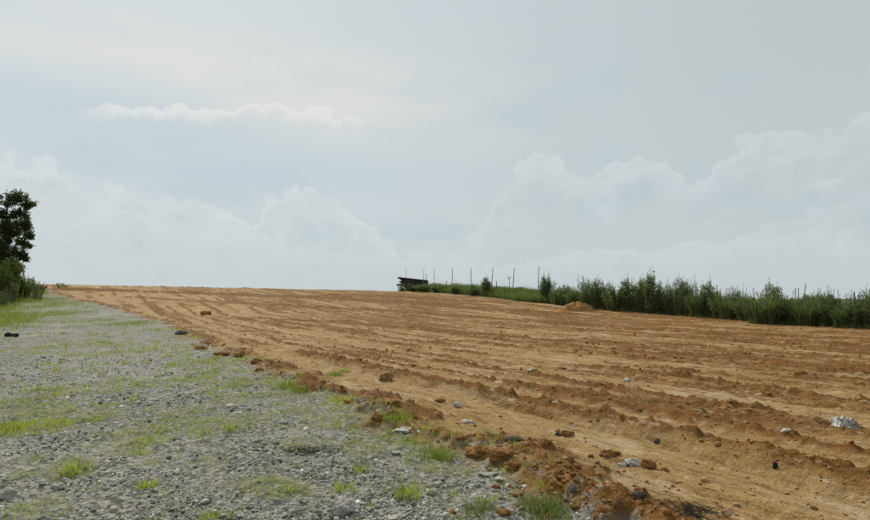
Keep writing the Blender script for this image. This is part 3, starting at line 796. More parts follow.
def put(kind, px, py, hpx, label, cat='bush', group=None, name=None, wpx=None, xy=None):
    """kind of plant whose foot stands at that picture point, hpx picture pixels tall"""
    x, y = xy or at(px, py)
    h0 = {'leafy': 2.0, 'leafy_b': 2.0, 'olive': 1.5, 'tall': 2.6, 'reed': 1.75, 'reed_b': 1.35, 'shrub': 2.0, 'dark': 1.0, 'weed': .9}[kind]
    s = hpx*y/F_PX/h0
    sxy = s if wpx is None else wpx*y/F_PX/1.9
    nm = name or {'leafy': 'leafy_bush', 'leafy_b': 'leafy_bush', 'olive': 'olive_bush', 'tall': 'tall_bush', 'reed': 'reed_clump', 'reed_b': 'reed_clump', 'shrub': 'verge_shrub', 'dark': 'dark_bush', 'weed': 'weed_clump'}[kind]
    return plant(nm, PB[kind], x, y, sxy, label, cat, group, sz=s/sxy)
put('shrub', 4, 300, 46, 'light green shrub under the crown of the dark tree', wpx=34)
put('shrub', -12, 303, 42, 'yellowish green shrub cut by the left edge of the photo', wpx=36)
put('shrub', 18, 300, 27, 'low rounded green shrub at the right foot of the dark tree', wpx=26)
put('weed', 14, 304, 20, 'grey green weed clump in front of the low rounded shrub', 'weeds', wpx=22)
put('weed', 30, 299, 20, 'thin wispy weed clump between the shrubs and the dirt bank', 'weeds', wpx=22)
put('weed', 38, 300, 15, 'short reddish weed clump on the verge before the bank', 'weeds', wpx=18)
put('dark', 37, 292, 8, 'small dark bush on the skyline right of the tree', wpx=20)
put('weed', 60, 289.5, 5.5, 'low dark growth on the skyline at the far end of the track', wpx=24)
put('dark', 26, 290, 8, 'dark bush half hidden behind the wispy weeds by the tree', wpx=20)
put('weed', 0, 308, 16, 'bushy weed clump at the left edge in the bright grass', 'weeds', wpx=24)

# ---- the hedge of bushes and reeds in front of the fence
G = 'bushes and reeds in front of the fence'
HED = [ # kind, px, base row, height, width, label
 ('weed', 403, 292, 7, 16, 'low dark weeds under the jagged end of the board stack', 'weeds'),
 ('dark', 412, 292.5, 7, 16, 'low round bush in front of the board stack', 'bush'),
 ('olive', 425, 292.5, 7, 18, 'low pale green bush where the board stack ends', 'bush'),
 ('olive', 440, 293, 7, 16, 'low bush in front of the low dark barrier', 'bush'),
 ('leafy', 456, 294.5, 8, 13, 'low bush between the fourth and fifth tall fence posts', 'bush'),
 ('leafy', 486, 296, 17, 12, 'small dark pointed bush left of the leaning fence post', 'bush'),
 ('leafy_b', 474, 296, 11, 12, 'low bush at the foot of the fifth tall fence post', 'bush'),
 ('tall', 547, 303.5, 27, 17, 'tall dark lone bush right of the last tall fence post', 'bush'),
 ('olive', 558, 306, 16, 14, 'low olive bush leaning on the tall lone bush', 'bush'),
 ('leafy', 566, 307, 18, 15, 'green bush next but one to the right of the lone bush', 'bush'),
 ('leafy_b', 574, 308, 18, 14, 'feathery bush directly behind the red earth mound', 'bush'),
 ('leafy_b', 586, 309, 25, 16, 'dark bush rising over the right side of the red earth mound', 'bush'),
 ('leafy', 597, 310, 26, 16, 'dark bush at the right foot of the red earth mound', 'bush'),
 ('leafy_b', 606, 310.5, 24, 14, 'dark bush just left of the pale olive bush by the mound', 'bush'),
 ('olive', 615, 312, 22, 15, 'pale olive bush a little right of the red earth mound', 'bush'),
 ('leafy', 627, 312.5, 29, 15, 'dark bush third to the left of the tallest bush', 'bush'),
 ('leafy_b', 637, 313, 28, 16, 'feathery bush second to the left of the tallest bush', 'bush'),
 ('tall', 652, 315, 38, 16, 'tallest bush of the hedge with a pointed top', 'bush'),
 ('leafy', 643, 314, 30, 14, 'bush at the left shoulder of the tallest bush', 'bush'),
 ('leafy_b', 663, 315, 27, 16, 'bush at the right shoulder of the tallest bush', 'bush'),
 ('leafy_b', 673, 316, 27, 15, 'feathery bush between the tallest bush and the twin peaked bushes', 'bush'),
 ('leafy', 681, 317, 33, 15, 'left one of the twin peaked dark bushes', 'bush'),
 ('leafy_b', 690, 317.5, 31, 14, 'right one of the twin peaked dark bushes', 'bush'),
 ('reed_b', 699, 318.5, 21, 18, 'sprawling reed clump right of the twin peaked bushes', 'reeds'),
 ('leafy', 709, 319, 32, 18, 'dark bush with many dry stalks near the thin bare fence stake', 'bush'),
 ('olive', 721, 320, 24, 16, 'olive bush at the foot of the thin bare fence stake', 'bush'),
 ('reed_b', 730, 321, 20, 20, 'low reed clump in the dip of the hedge', 'reeds'),
 ('leafy_b', 737, 321, 28, 14, 'slim bush with a dry top beside the dip of the hedge', 'bush'),
 ('olive', 748, 322.5, 23, 18, 'low olive bush left of the big arching reed clump', 'bush'),
 ('reed_b', 764, 325, 24, 30, 'big dark arching reed clump', 'reeds'),
 ('leafy', 773, 323, 34, 18, 'dark bush standing behind the big arching reed clump', 'bush'),
 ('olive', 785, 325, 26, 20, 'feathery bush right of the big arching reed clump', 'bush'),
 ('olive', 797, 326, 23, 20, 'olive bush in front of the pair of short stakes', 'bush'),
 ('reed_b', 808, 327, 20, 22, 'low dark reed clump right of the pair of short stakes', 'reeds'),
 ('leafy_b', 825, 327.5, 32, 18, 'dark bush with a tall feathery top right of the leaning pole', 'bush'),
 ('olive', 815, 326.5, 25, 16, 'olive bush left of the feathery topped bush', 'bush'),
 ('leafy', 835, 328, 27, 18, 'dark bush right of the feathery topped bush', 'bush'),
 ('reed_b', 845, 329, 20, 20, 'pale low reed clump in the gap before the last dark bushes', 'reeds'),
 ('leafy_b', 857, 329.5, 30, 18, 'dark bush next to the one cut by the right edge', 'bush'),
 ('leafy', 870, 330, 34, 22, 'dark bush cut by the right edge of the photo', 'bush'),
]
for k_, px, py, h_, w_, lb, ct in HED:
    put(k_, px, py-1.0, h_*(1.13 if px > 555 else 1.05), lb, ct, G, wpx=w_*(1.35 if px > 555 else 1.2))
ext = [('reed', 888, 331.5, 30), ('leafy', 905, 332.5, 34), ('leafy_b', 925, 334, 34), ('olive', 945, 335, 28), ('leafy', 965, 336.5, 36)]
for i, (k_, px, py, h_) in enumerate(ext):
    put(k_, px, py, h_, ['reed clump next in the hedge beyond the right edge', 'second plant of the hedge beyond the right edge', 'third plant of the hedge beyond the right edge',
                         'olive bush of the hedge beyond the right edge', 'last bush of the hedge beyond the right edge'][i], 'bush', G)

# weeds and grass at the foot of the hedge, and the grass bank under the posts
def band(px0, px1, n, dep=(0, 1.6)):
    """points along the hedge foot, set back behind its front line"""
    fx = np.array([395, 420, 450, 480, 505, 530, 560, 600, 650, 700, 750, 800, 850, 900, 960]); fy = np.array([291.5, 292, 294, 296, 300, 303, 305, 309, 313.5, 318, 322, 325.5, 328.5, 331, 335])
    gx = np.linspace(px0, px1, 60); W_ = np.array([at(p, float(np.interp(p, fx, fy))-.6) for p in gx])
    t_ = rng.uniform(0, 59, n); i_ = np.clip(t_.astype(int), 0, 58); f_ = (t_-i_)[:, None]
    b = W_[i_]*(1-f_)+W_[i_+1]*f_
    d_ = rng.uniform(dep[0], dep[1], n)
    return b + np.stack([d_*UY, -d_*UX], -1)
c = np.concatenate([band(560, 960, 20000, (-.1, 2.6)), (lambda q: q[fbm(q[:, 0]/.7, q[:, 1]/.7, 58, 3) > .52])(band(560, 960, 9000, (-.9, .1)))]); blade_obj('hedge_grass', c, rng.uniform(.1, .7, len(c))*np.where(np.arange(len(c)) < 20000, 1, .5), rng.uniform(.014, .035, len(c)), rng.uniform(.2, 1, len(c)), M_GRASSD, label='rank grass between the bushes of the hedge')
c = band(398, 575, 34000, (-.1, 4.6))
dn = rng.uniform(.2, .8, len(c))*(.45+1.0*fbm(c[:, 0]/1.5, c[:, 1]/1.5, 77, 3))
blade_obj('bank_grass', c, dn*1.15, rng.uniform(.02, .05, len(c)), rng.uniform(.2, 1, len(c)), M_GRASSD, label='green grass bank at the foot of the tall fence posts')

# ------------------------------------------------------------------ rocks, clods and litter
def rock_mesh(name, seed, mat, shape='stone', sub=3):
    import bmesh
    bm = bmesh.new(); bmesh.ops.create_icosphere(bm, subdivisions=sub, radius=0.5)
    co = np.array([v.co[:] for v in bm.verts]); r_ = np.random.default_rng(seed)
    nrm = co/np.linalg.norm(co, axis=1, keepdims=True)
    # cut by random planes for facets, then rough it
    if shape in ('stone', 'slab'):
        for i in range(11):
            d = r_.normal(0, 1, 3); d /= np.linalg.norm(d); lim = r_.uniform(.22, .40)
            over = np.clip(co@d - lim, 0, None); co = co - over[:, None]*d*.92
    o = r_.uniform(0, 50, 3)
    def n3(p, f, s):
        return (vnoise(p[:, 0]*f+o[0]+p[:, 2]*f*.7, p[:, 1]*f+o[1]-p[:, 2]*f*.6, s)+vnoise(p[:, 1]*f+o[2], p[:, 2]*f+o[0]+p[:, 0]*f*.4, s+5))-1
    amp = {'stone': (.13, .07), 'slab': (.09, .06), 'clod': (.26, .16)}[shape]
    co = co + nrm*(amp[0]*n3(nrm, 2.2, seed) + amp[1]*n3(nrm, 6, seed+9) + amp[1]*.5*n3(nrm, 13, seed+3))[:, None]
    F = np.array([[v.index for v in f.verts] for f in bm.faces]); bm.free()
    co[:, 2] -= co[:, 2].min()
    return mk_mesh(name, co/ (co.max(0)-co.min(0)), F, [mat], shape == 'clod')
RC = 0
def rock(name, px, py, wpx, hpx, mat, label, cat='stone', shape='stone', deep=0.8, rz=None, sink=None, group=None, sub=3):
    """stone whose foot is at (px,py), wpx x hpx picture pixels"""
    global RC; RC += 1
    if sink is None: sink = .38 if shape == 'clod' else .34
    sub = 4
    x, y = at(px, py, height if py > 330 else None)
    k = math.hypot(x, y, EYE)/F_PX
    me = rock_mesh(name, 100+RC*13, mat, shape, sub)
    w = wpx*k; h = hpx*k
    o = link(name, me)
    hh = max(h*0.8, w*0.22)
    o.scale = (w, w*deep, hh*(1+sink)); o.rotation_euler = (0, 0, -math.atan2(x, y) + (random.uniform(-.25, .25) if rz is None else rz))
    yy = y + w*deep*.35
    z_ = float(height(np.array([x, x-w*.3, x+w*.3]), np.array([yy]*3)).min())
    o.location = (x + x/y*w*deep*.35, yy, z_ - sink*hh)
    o['label'] = label; o['category'] = cat
    if group: o['group'] = group
    return o
rock('pale_stone', 408, 434, 32, 9, M_PALE, 'long pale flat stone lying in grass at the field edge', shape='slab', deep=.45, rz=-.15)
rock('earth_boulder', 386, 381, 16, 12, M_CLODT, 'lone tan cracked boulder of earth on the dirt', 'clod', 'clod', sub=4)
rock('black_lump', 9, 337, 8, 5, M_BLACK, 'left one of two black lumps on the far gravel', 'lump', 'clod')
rock('black_lump', 15, 337, 7, 4, M_BLACK, 'right one of two black lumps on the far gravel', 'lump', 'clod')
rock('grey_stone', 345, 516, 26, 15, M_STONE, 'rough grey stone with a dark underside at the bottom of the gravel', deep=.7, sub=4)
rock('dark_stone', 513, 442, 22, 8, M_DARK, 'dark grey wedge of stone lying alone on the dirt', shape='slab', deep=.5)
rock('pale_stone', 458, 407, 9, 7, M_PALE, 'small white stone above the pale grey lump')
rock('pale_stone', 469, 423, 14, 7, M_PALE, 'pale grey lump of stone left above the dark wedge', shape='slab')
rock('white_stone', 634, 467, 17, 9, M_PALE, 'whitish broken stone with a brown clod on its right', sub=4)
rock('white_stone', 624, 467, 9, 4, M_STONE, 'small grey stone touching the whitish broken stone')
rock('brown_clod', 648, 469, 14, 10, M_CLOD, 'brown clod against the whitish broken stone', 'clod', 'clod', sub=4)
rock('dark_stone', 558, 436, 6, 6, M_DARK, 'small dark stone left of a brown clod')
rock('brown_clod', 567, 437, 15, 7, M_CLOD, 'flat brown clod right of a small dark stone', 'clod', 'clod', sub=4)
rock('brown_clod', 610, 457, 22, 10, M_CLOD, 'pointed orange brown clod up left of the whitish stone', 'clod', 'clod', sub=4)
rock('brown_clod', 572, 476, 26, 9, M_CLOD, 'wide low orange brown clod at the edge of the field', 'clod', 'clod', sub=4)
rock('brown_clod', 606, 517, 24, 16, M_CLOD, 'biggest orange brown clod at the bottom edge', 'clod', 'clod', sub=4)
rock('brown_clod', 583, 503, 24, 12, M_CLOD, 'dark brown clod up left of the biggest clod', 'clod', 'clod', sub=4)
rock('dark_stone', 576, 493, 13, 8, M_DARK, 'bluish dark stone among the brown clods', sub=4)
rock('white_stone', 601, 490, 7, 4, M_PALE, 'tiny white stone right of the bluish dark stone')
rock('dark_stone', 581, 510, 9, 4, M_DARK, 'black and white stone chip below the dark brown clod')
rock('dark_stone', 640, 501, 13, 8, M_DARK, 'dark grey stone alone on flat dirt near the bottom', sub=4)
rock('dark_stone', 658, 444, 8, 8, M_DARK, 'dark stone wedged in the long earth ridge', sub=3)
rock('brown_clod', 652, 470, 8, 9, M_CLOD, 'round dark clod right of the whitish stone', 'clod', 'clod')
rock('brown_clod', 664, 471, 9, 5, M_CLOD, 'small flat clod right of the round dark clod', 'clod', 'clod')
rock('dark_stone', 776, 470, 6, 8, M_BLACK, 'small black upright chunk on the earth ridge')
rock('white_stone', 788, 433, 11, 4, M_PALE, 'white scrap of stone on the flat dirt left of the sheet', shape='slab')
rock('brown_clod', 478, 459, 30, 16, M_CLOD, 'dark red brown clod at the end of the bright grass', 'clod', 'clod', sub=4)
rock('brown_clod', 500, 466, 26, 13, M_CLOD, 'middle one of the large red brown clods on the gravel edge', 'clod', 'clod', sub=4)
rock('brown_clod', 513, 473, 20, 12, M_CLOD, 'rightmost of the large red brown clods on the gravel edge', 'clod', 'clod', sub=4)
rock('brown_clod', 497, 490, 9, 6, M_CLOD, 'small red brown clod lying out on the gravel', 'clod', 'clod')
rock('pale_stone', 487, 479, 18, 6, M_STONE, 'flat grey stone below the large red clods', shape='slab')
rock('pale_stone', 501, 484, 11, 4, M_PALE, 'flat whitish stone beside the flat grey one', shape='slab')
rock('brown_clod', 388, 403, 27, 8, M_CLOD, 'wide brown clod just below the tan boulder', 'clod', 'clod', sub=4)
rock('brown_clod', 377, 421, 14, 11, M_CLOD, 'dark round clod left above the long pale stone', 'clod', 'clod', sub=4)
rock('brown_clod', 240, 358, 12, 8, M_CLOD, 'brown clod at the near end of the clod row on the gravel', 'clod', 'clod')
rock('brown_clod', 222, 356, 18, 6, M_CLOD, 'long brown clod in the middle of the clod row on the gravel', 'clod', 'clod')
rock('brown_clod', 201, 350, 14, 6, M_CLOD, 'brown clod at the far end of the clod row on the gravel', 'clod', 'clod')
rock('brown_clod', 257, 363, 12, 7, M_CLOD, 'dark clod by the green grass right of the clod row', 'clod', 'clod')
rock('brown_clod', 300, 390, 14, 7, M_CLOD, 'dark clod at the right foot of the bright tuft', 'clod', 'clod')
rock('brown_clod', 259, 372, 10, 5, M_CLOD, 'small reddish clod above the bright tuft', 'clod', 'clod')
rock('brown_clod', 206, 315, 11, 5, M_CLOD, 'lone far clod on the smooth dirt', 'clod', 'clod')
rock('dark_stone', 180, 335, 12, 5, M_DARK, 'dark flat stone on the far grassy gravel', shape='slab')
rock('white_stone', 283, 424, 10, 6, M_PALE, 'whitish stone in the thin grass left of the small white one')
rock('white_stone', 329, 426, 7, 5, M_PALE, 'small white stone above the dark litter')
rock('pale_stone', 232, 408, 15, 5, M_PALE, 'pale flat stone beyond the green patch', shape='slab')
rock('pale_stone', 57, 490, 12, 7, M_PALE, 'pale stone alone near the bottom left of the gravel')
rock('pale_stone', 8, 498, 14, 8, M_STONE, 'grey stone at the bottom left edge')
rock('grey_stone', 245, 490, 12, 4, M_DARK, 'thin dark flat stone alone on the pale gravel', shape='slab')
rock('pale_stone', 432, 496, 11, 7, M_PALE, 'yellowish stone right of a small tuft', sub=3)
rock('white_stone', 395, 519, 14, 5, M_PALE, 'white flat stone cut by the bottom edge', shape='slab')
rock('pale_stone', 395, 456, 10, 4, M_PALE, 'small pale flat stone below the long pale stone', shape='slab')
rock('grey_stone', 84, 391, 8, 3, M_PALE, 'white flat chip on the open middle of the gravel', shape='slab')
rock('grey_stone', 400, 493, 8, 5, M_STONE, 'small grey stone left of the yellowish one')
rock('grey_stone', 130, 487, 14, 6, M_STONE, 'low grey stone in the lower gravel left of the thin dark one')
rock('grey_stone', 205, 505, 13, 6, M_STONE, 'broad grey stone near the bottom of the gravel')
rock('grey_stone', 275, 505, 12, 6, M_STONE, 'grey stone between the thin dark stone and the rough grey stone')
rock('grey_stone', 60, 513, 16, 7, M_STONE, 'large low grey stone in the bottom left corner area')
rock('white_stone', 627, 382, 8, 4, M_PALE, 'white pebble on the far side of the long ridge')
rock('white_stone', 573, 427, 5, 3, M_PALE, 'tiny white pebble above the flat brown clod')
rock('dark_stone', 561, 369, 10, 3, M_DARK, 'dark flat stone far out on the dirt', shape='slab')
rock('pale_stone', 532, 370, 10, 4, M_PALE, 'pale flat stone far out on the dirt', shape='slab')
rock('brown_clod', 440, 403, 12, 5, M_CLOD, 'low clod between the tan boulder and the small white stone', 'clod', 'clod')
rock('brown_clod', 800, 345+30, 12, 5, M_CLOD, 'clod on the second furrow up from the crumpled sheet', 'clod', 'clod')
rock('brown_clod', 527, 312, 6, 3, M_CLOD, 'dark clod in front of the grass bank', 'clod', 'clod')

# small clods strewn along the ragged edge between the gravel and the dirt
CLM = [rock_mesh('edge_clod', 900+k, M_CLOD, 'clod', 3) for k in range(5)]
for k in range(150):
    t = random.random(); i_ = min(int(t*(len(_b)-3))+0, len(_b)-2); f_ = random.random()
    if _b[i_, 0] > 40: continue
    u0 = _b[i_, 0]*(1-f_)+_b[i_+1, 0]*f_; v0 = _b[i_, 1]*(1-f_)+_b[i_+1, 1]*f_ + random.gauss(.25, .38)
    x = UX*u0 + UY*v0; y = UY*u0 - UX*v0
    d_ = random.lognormvariate(math.log(.055), .45)*min(2.2, max(1, math.hypot(x, y)/9))
    o = link('edge_clod', CLM[k % 5], loc=(x, y, hz_at(x, y)-.38*d_*.6), label='small crumbly brown clod, one of many strewn along the edge between gravel and dirt', category='clod', group='small clods along the gravel edge')
    o.scale = (d_, d_*random.uniform(.6, 1), d_*.62); o.rotation_euler = (random.uniform(-.2, .2), random.uniform(-.2, .2), random.uniform(0, 6.28))

# red earth mound in front of the hedge
mx_, my_ = at(581, 312)
gx_, gy_ = np.meshgrid(np.linspace(-1.7, 1.7, 70), np.linspace(-1.1, 1.1, 46)); r2 = (gx_/1.65)**2+(gy_/1.0)**2
mh = np.clip(1-r2**.62, -0.05, 1)*.85*(0.6+.8*fbm(gx_*1.5+9, gy_*1.5, 51, 3)) + .22*(fbm(gx_*5+3, gy_*5, 52, 4)-.5)*(r2 < 1)
zz_ = height((gx_+mx_).ravel(), (gy_+my_+1).ravel()).reshape(gx_.shape)
mv = np.stack([gx_, gy_, mh+zz_-macro(mx_, my_+1)-.03-.3*(r2 > 1.05)], -1).reshape(-1, 3)
ii = (np.arange(45)[:, None]*70+np.arange(69)[None]).ravel(); mf = np.stack([ii, ii+1, ii+71, ii+70], -1)
link('earth_mound', mk_mesh('earth_mound', mv, mf, [M_CLOD]), loc=(mx_, my_+1, float(macro(mx_, my_+1))), label='red brown mound of earth in front of the hedge', category='mound')

# crumpled plastic sheet half buried on the right
M_SHEET, N = newmat('dirty_plastic')
finish(N, N.mix(N.ss(N.noise(objco(N), 9, 5), 0.42, 0.6), (0.36, 0.34, 0.30), (0.20, 0.145, 0.085)), 0.45, N.noise(objco(N), 12, 3), 0.3, 0.02, 0.4)
sx_, sy_ = at(857, 429, height); k_ = sy_/F_PX
nx, ny = 90, 60
a_, b_ = np.meshgrid(np.linspace(-1, 1, nx), np.linspace(-1, 1, ny))
wx = 14*k_; wy = .16
rid_ = 1-np.abs(2*fbm(a_*2.2+3, b_*1.8, 601, 2)-1)*2.2; rid2 = 1-np.abs(2*fbm(a_*3.4+3, b_*2.4+8, 607, 2)-1)*2.6
fall = np.clip(1-(a_**2*.9+b_**2*.9), 0, 1)**.6
env = np.exp(-((a_+.25)/.55)**2)+.55*np.exp(-((a_-.55)/.4)**2)
hs = fall*(.02+.065*env*np.clip(rid_, 0, 1)+.035*np.clip(rid2, 0, 1))
ox = wx*(a_*(1+.2*fbm(b_*2, a_, 611, 3))) + .05*(fbm(a_*4, b_*4, 612, 2)-.5); oy = wy*b_*(1+.5*(fbm(a_*2, b_, 613, 3)-.5)) + .06*(fbm(a_*4+7, b_*4, 614, 2)-.5)
zg = height((ox+sx_).ravel(), (oy+sy_+.22).ravel()).reshape(ox.shape); z0 = zg.min()
sv = np.stack([ox, oy, zg-z0+hs-.015], -1).reshape(-1, 3)
out_ = (a_**2+b_**2 + .5*(fbm(a_*3, b_*3, 615, 3)-.5)) > .95
ii = (np.arange(ny-1)[:, None]*nx+np.arange(nx-1)[None]).ravel(); keep = ~out_.ravel()[ii]; ii = ii[keep]; sf = np.stack([ii, ii+1, ii+nx+1, ii+nx], -1)
sh = link('plastic_sheet', mk_mesh('plastic_sheet', sv, sf, [M_SHEET]), loc=(sx_, sy_+.22, z0), label='crumpled dirty white plastic sheet lying on a furrow', category='plastic sheet')
md = sh.modifiers.new('thickness', 'SOLIDIFY'); md.thickness = .004

# dead plant litter: two heaps
def litter(px, py, wpx, label, n=260):
    x, y = at(px, py, height); k = math.hypot(x, y)/F_PX; w = wpx*k
    c_ = np.stack([rng.normal(0, w*.27, n), rng.normal(0, w*.16, n)], -1)
    z_ = height(c_[:, 0]+x, c_[:, 1]+y)
    z0 = z_.min(); lines = []
    for i in range(n):
        a = rng.uniform(0, 6.28); L = rng.uniform(.03, .13); p0 = np.array([c_[i, 0], c_[i, 1], z_[i]-z0+rng.uniform(0, .012)])
        d = np.array([math.cos(a), math.sin(a), rng.uniform(-.1, .4)])*L
        lines.append(np.array([p0, p0+d*.5+rng.normal(0, .006, 3), p0+d]))
    V_, F_ = tubes(lines, .0035, .0015, 3)
    return link('plant_litter', mk_mesh('plant_litter', V_, F_, [M_LIT]), loc=(x, y, z0), label=label, category='dead plants')
M_LIT = stonemat('dead_stems', (0.03, 0.026, 0.016), (0.12, 0.10, 0.06))
litter(698, 512, 46, 'dark heap of dead stems on the dirt near the bottom', 120)
litter(312, 452, 50, 'dark mat of dead stems on the gravel above the rough grey stone')

# ------------------------------------------------------------------ grass tufts one can tell apart
def tuft_mesh(name, n, rad, h, mat, lean=1.0, w=.005):
    a = rng.uniform(0, 2*np.pi, n); q = rad*rng.uniform(0, 1, n)**.7
    xy = np.stack([np.cos(a)*q, np.sin(a)*q], -1)
    V_, F_ = blades(xy, h*rng.uniform(.2, 1.3, n)*(1.15-.7*q/rad), np.full(n, w)*rng.uniform(.6, 1.4, n), rng.uniform(.15, lean*1.35, n), z=np.zeros(n), az=a+rng.normal(0, .9, n))
    return mk_mesh(name, V_, F_, [mat])
TM = {'yellow': tuft_mesh('tuft_a', 420, .22, .12, M_GRASS), 'small': tuft_mesh('tuft_b', 150, .08, .09, M_GRASS), 'green': tuft_mesh('tuft_c', 300, .16, .12, M_GRASSB),
      'olive': tuft_mesh('tuft_d', 300, .16, .14, M_GRASSD), 'wide': tuft_mesh('tuft_e', 600, .4, .10, M_GRASS, .9)}
def tuft(kind, px, py, s, label, n=None):
    x, y = at(px, py, height)
    o = link('grass_tuft', TM[kind], loc=(x, y, hz_at(x, y)), label=label, category='grass tuft', group='tufts of grass on the track and its edge')
    o.scale = (s*1.25, s*1.25, s*1.25); o.rotation_euler = (0, 0, random.uniform(0, 6.28))
tuft('wide', 28, 428, 1.0, 'big yellow green tuft at the left edge of the gravel')
tuft('yellow', 4, 430, 1.1, 'yellow green tuft cut by the left edge')
tuft('yellow', 55, 425, .8, 'tuft joined to the right side of the big yellow one')
tuft('small', 78, 472, 1.5, 'small round yellow tuft alone on the lower gravel')
tuft('small', 70, 478, .9, 'tiny tuft just left of the small round yellow one')
tuft('yellow', 148, 445, .9, 'yellow green tuft in the middle of the gravel')
tuft('yellow', 140, 455, .5, 'low tuft below the one in the middle of the gravel')
tuft('wide', 205, 432, .75, 'broad tuft right of the middle of the gravel')
tuft('small', 232, 430, 1.2, 'upright small tuft at the right end of the broad one')
tuft('small', 97, 422, 1.3, 'small tuft between the big yellow and the middle tufts')
tuft('green', 288, 388, 1.4, 'bright green tuft at the field edge up on the track')
tuft('green', 300, 392, .9, 'small bright tuft right beside the clod at the field edge')
tuft('yellow', 345, 403, 1.1, 'yellowish tuft on the edge halfway to the long pale stone')
tuft('green', 433, 456, 1.1, 'bright green tuft left of the dark red clod')
tuft('green', 443, 460, .9, 'dark based tuft touching the dark red clod')
tuft('green', 408, 444, .6, 'blades growing up in front of the long pale stone')
tuft('small', 420, 444, 1.2, 'thin tuft at the right end of the long pale stone')
tuft('green', 398, 420, 1.0, 'green tuft behind the long pale stone')
tuft('small', 290, 492, 1.0, 'small yellow tuft left of the rough grey stone')
tuft('small', 345, 492, .9, 'small yellow tuft just above the rough grey stone')
tuft('small', 361, 472, .9, 'tiny tuft below the mat of dead stems')
tuft('small', 409, 496, 1.2, 'small tuft left of the yellowish stone')
tuft('olive', 545, 514, 1.0, 'dark olive tuft where gravel meets dirt at the bottom')
tuft('olive', 533, 508, .7, 'small olive tuft left of the one at the bottom')
tuft('small', 148, 487, .9, 'tiny tuft alone on the lower left gravel')
tuft('small', 212, 519, .9, 'tiny tuft at the bottom edge of the gravel')
tuft('olive', 480, 514, .7, 'olive tuft at the bottom edge left of the dirt')
tuft('green', 335, 375, .9, 'green tuft alone inside the dirt beyond the edge')
tuft('small', 345, 372, 1.4, 'small tuft right of the one inside the dirt')

# ------------------------------------------------------------------ fence, stakes, board stack, roof
M_POST = stonemat('grey_post', (0.12, 0.105, 0.085), (0.30, 0.27, 0.23), None, 4.0)
M_RUST = stonemat('dark_post', (0.05, 0.042, 0.035), (0.11, 0.095, 0.08), None, 4.0)
def on_line(px, off=0.0):
    """the point of the fence line seen in that column; the fence runs parallel to the track"""
    v0 = 42.6 + off
    t = ray(px, 290); k = t.x/t.y
    y = v0/(UY*k - UX); return k*y, y
def up_at(px, py, y):
    t = ray(px, py); return EYE + t.z/t.y*y
def post_mesh(name, L, r, mat, lean=(0, 0)):
    V_, F_ = tubes([np.array([[0, 0, -.35], [lean[0]*.5, lean[1]*.5, L*.5], [lean[0], lean[1], L]])], r, r*.8, 6)
    n_ = len(V_); F2 = np.array([[n_-6+i for i in (0, 1, 2)], [n_-6+i for i in (0, 2, 3)], [n_-6+i for i in (0, 3, 4)], [n_-6+i for i in (0, 4, 5)]])
    return mk_mesh(name, V_, [F_, F2], [mat], False)
fence = bpy.data.objects.new('wire_fence', None); col.objects.link(fence); fx_, fy_ = on_line(470); fz_ = hz_at(fx_, fy_)
fence.location = (fx_, fy_, fz_); fence['label'] = 'fence of thin tall grey posts on the grass bank'; fence['category'] = 'fence'
tops = []
for px, top, ln in [(406, 268.5, 0), (424, 268.5, .13), (434.3, 268.5, 0), (452.5, 268.3, .06), (471, 268.5, 0), (493, 268, .22), (514.5, 268, .22), (539, 266, .1)]:
    x, y = on_line(px); z = hz_at(x, y); L = up_at(px, top, y)-z
    link('post', post_mesh('post', L, .035+.012*(px > 445), M_POST, (ln, 0)), fence, (x-ln-fx_, y-fy_, z-fz_)); tops.append((np.array([x-fx_, y-fy_, z-fz_]), L))
for px, top in [(426.3, 274), (446.3, 281), (496.5, 281), (569, 286), (583, 276)]:
    x, y = on_line(px, .25); z = hz_at(x, y); L = up_at(px, top, y)-z
    p_ = link('post', post_mesh('post', L, .05, M_RUST), fence, (x-fx_, y-fy_, z-fz_)); p_['label'] = 'short dark post'
for hgt_ in (.35, .6):
    ls = []
    for (a, La), (b, Lb) in zip(tops[:-1], tops[1:]):
        t = np.linspace(0, 1, 9)[:, None]; A0 = a+np.array([0, 0, La*hgt_*.8]); B0 = b+np.array([0, 0, Lb*hgt_*.8])
        ls.append(A0*(1-t)+B0*t - np.array([0, 0, 1])*(.35*4*t*(1-t)*(hgt_ > .5)))
    V_, F_ = tubes(ls, .008, .008, 3); link('wire', mk_mesh('wire', V_, F_, [M_RUST]), fence)
def stake(name, px, top, r, mat, label, off=.6, ln=0.0, cat='stake', cross=False):
    x, y = on_line(px, off); z = hz_at(x, y); L = up_at(px, top, y)-z
    e = link(name, post_mesh(name, L, r, mat, (ln, 0)), loc=(x-ln, y, z), label=label, category=cat)
    if cross:
        V_, F_ = tubes([np.array([[-.28, 0, L*.97], [.28, 0, L*.97]]), np.array([[-.16, 0, L*.88], [.16, 0, L*.88]])], .03, .03, 4)
        link('crossbar', mk_mesh('crossbar', V_, F_, [mat]), e)
    return e
stake('antenna_pole', 509.3, 277, .035, M_POST, 'thin pole with a short crossbar at its top between two tall posts', 4.0, 0, 'pole', True)
stake('bare_stake', 717, 285, .035, M_RUST, 'thin bare stake rising from the dip of the hedge')
stake('bare_stake', 795.3, 288, .03, M_RUST, 'left one of a pair of short stakes over the hedge')
stake('bare_stake', 798.3, 288, .03, M_RUST, 'right one of a pair of short stakes over the hedge')
stake('leaning_pole', 806, 283.5, .03, M_RUST, 'pole leaning to the right over the hedge', 1.2, .35, 'pole')
stake('bare_stake', 854, 292, .05, M_RUST, 'short thick stake near the right edge')
stake('bare_stake', 838, 289, .025, M_POST, 'thin pale stake right of the feathery bush')
stake('bare_stake', 846.5, 297, .025, M_POST, 'short pale stake left of the short thick stake')

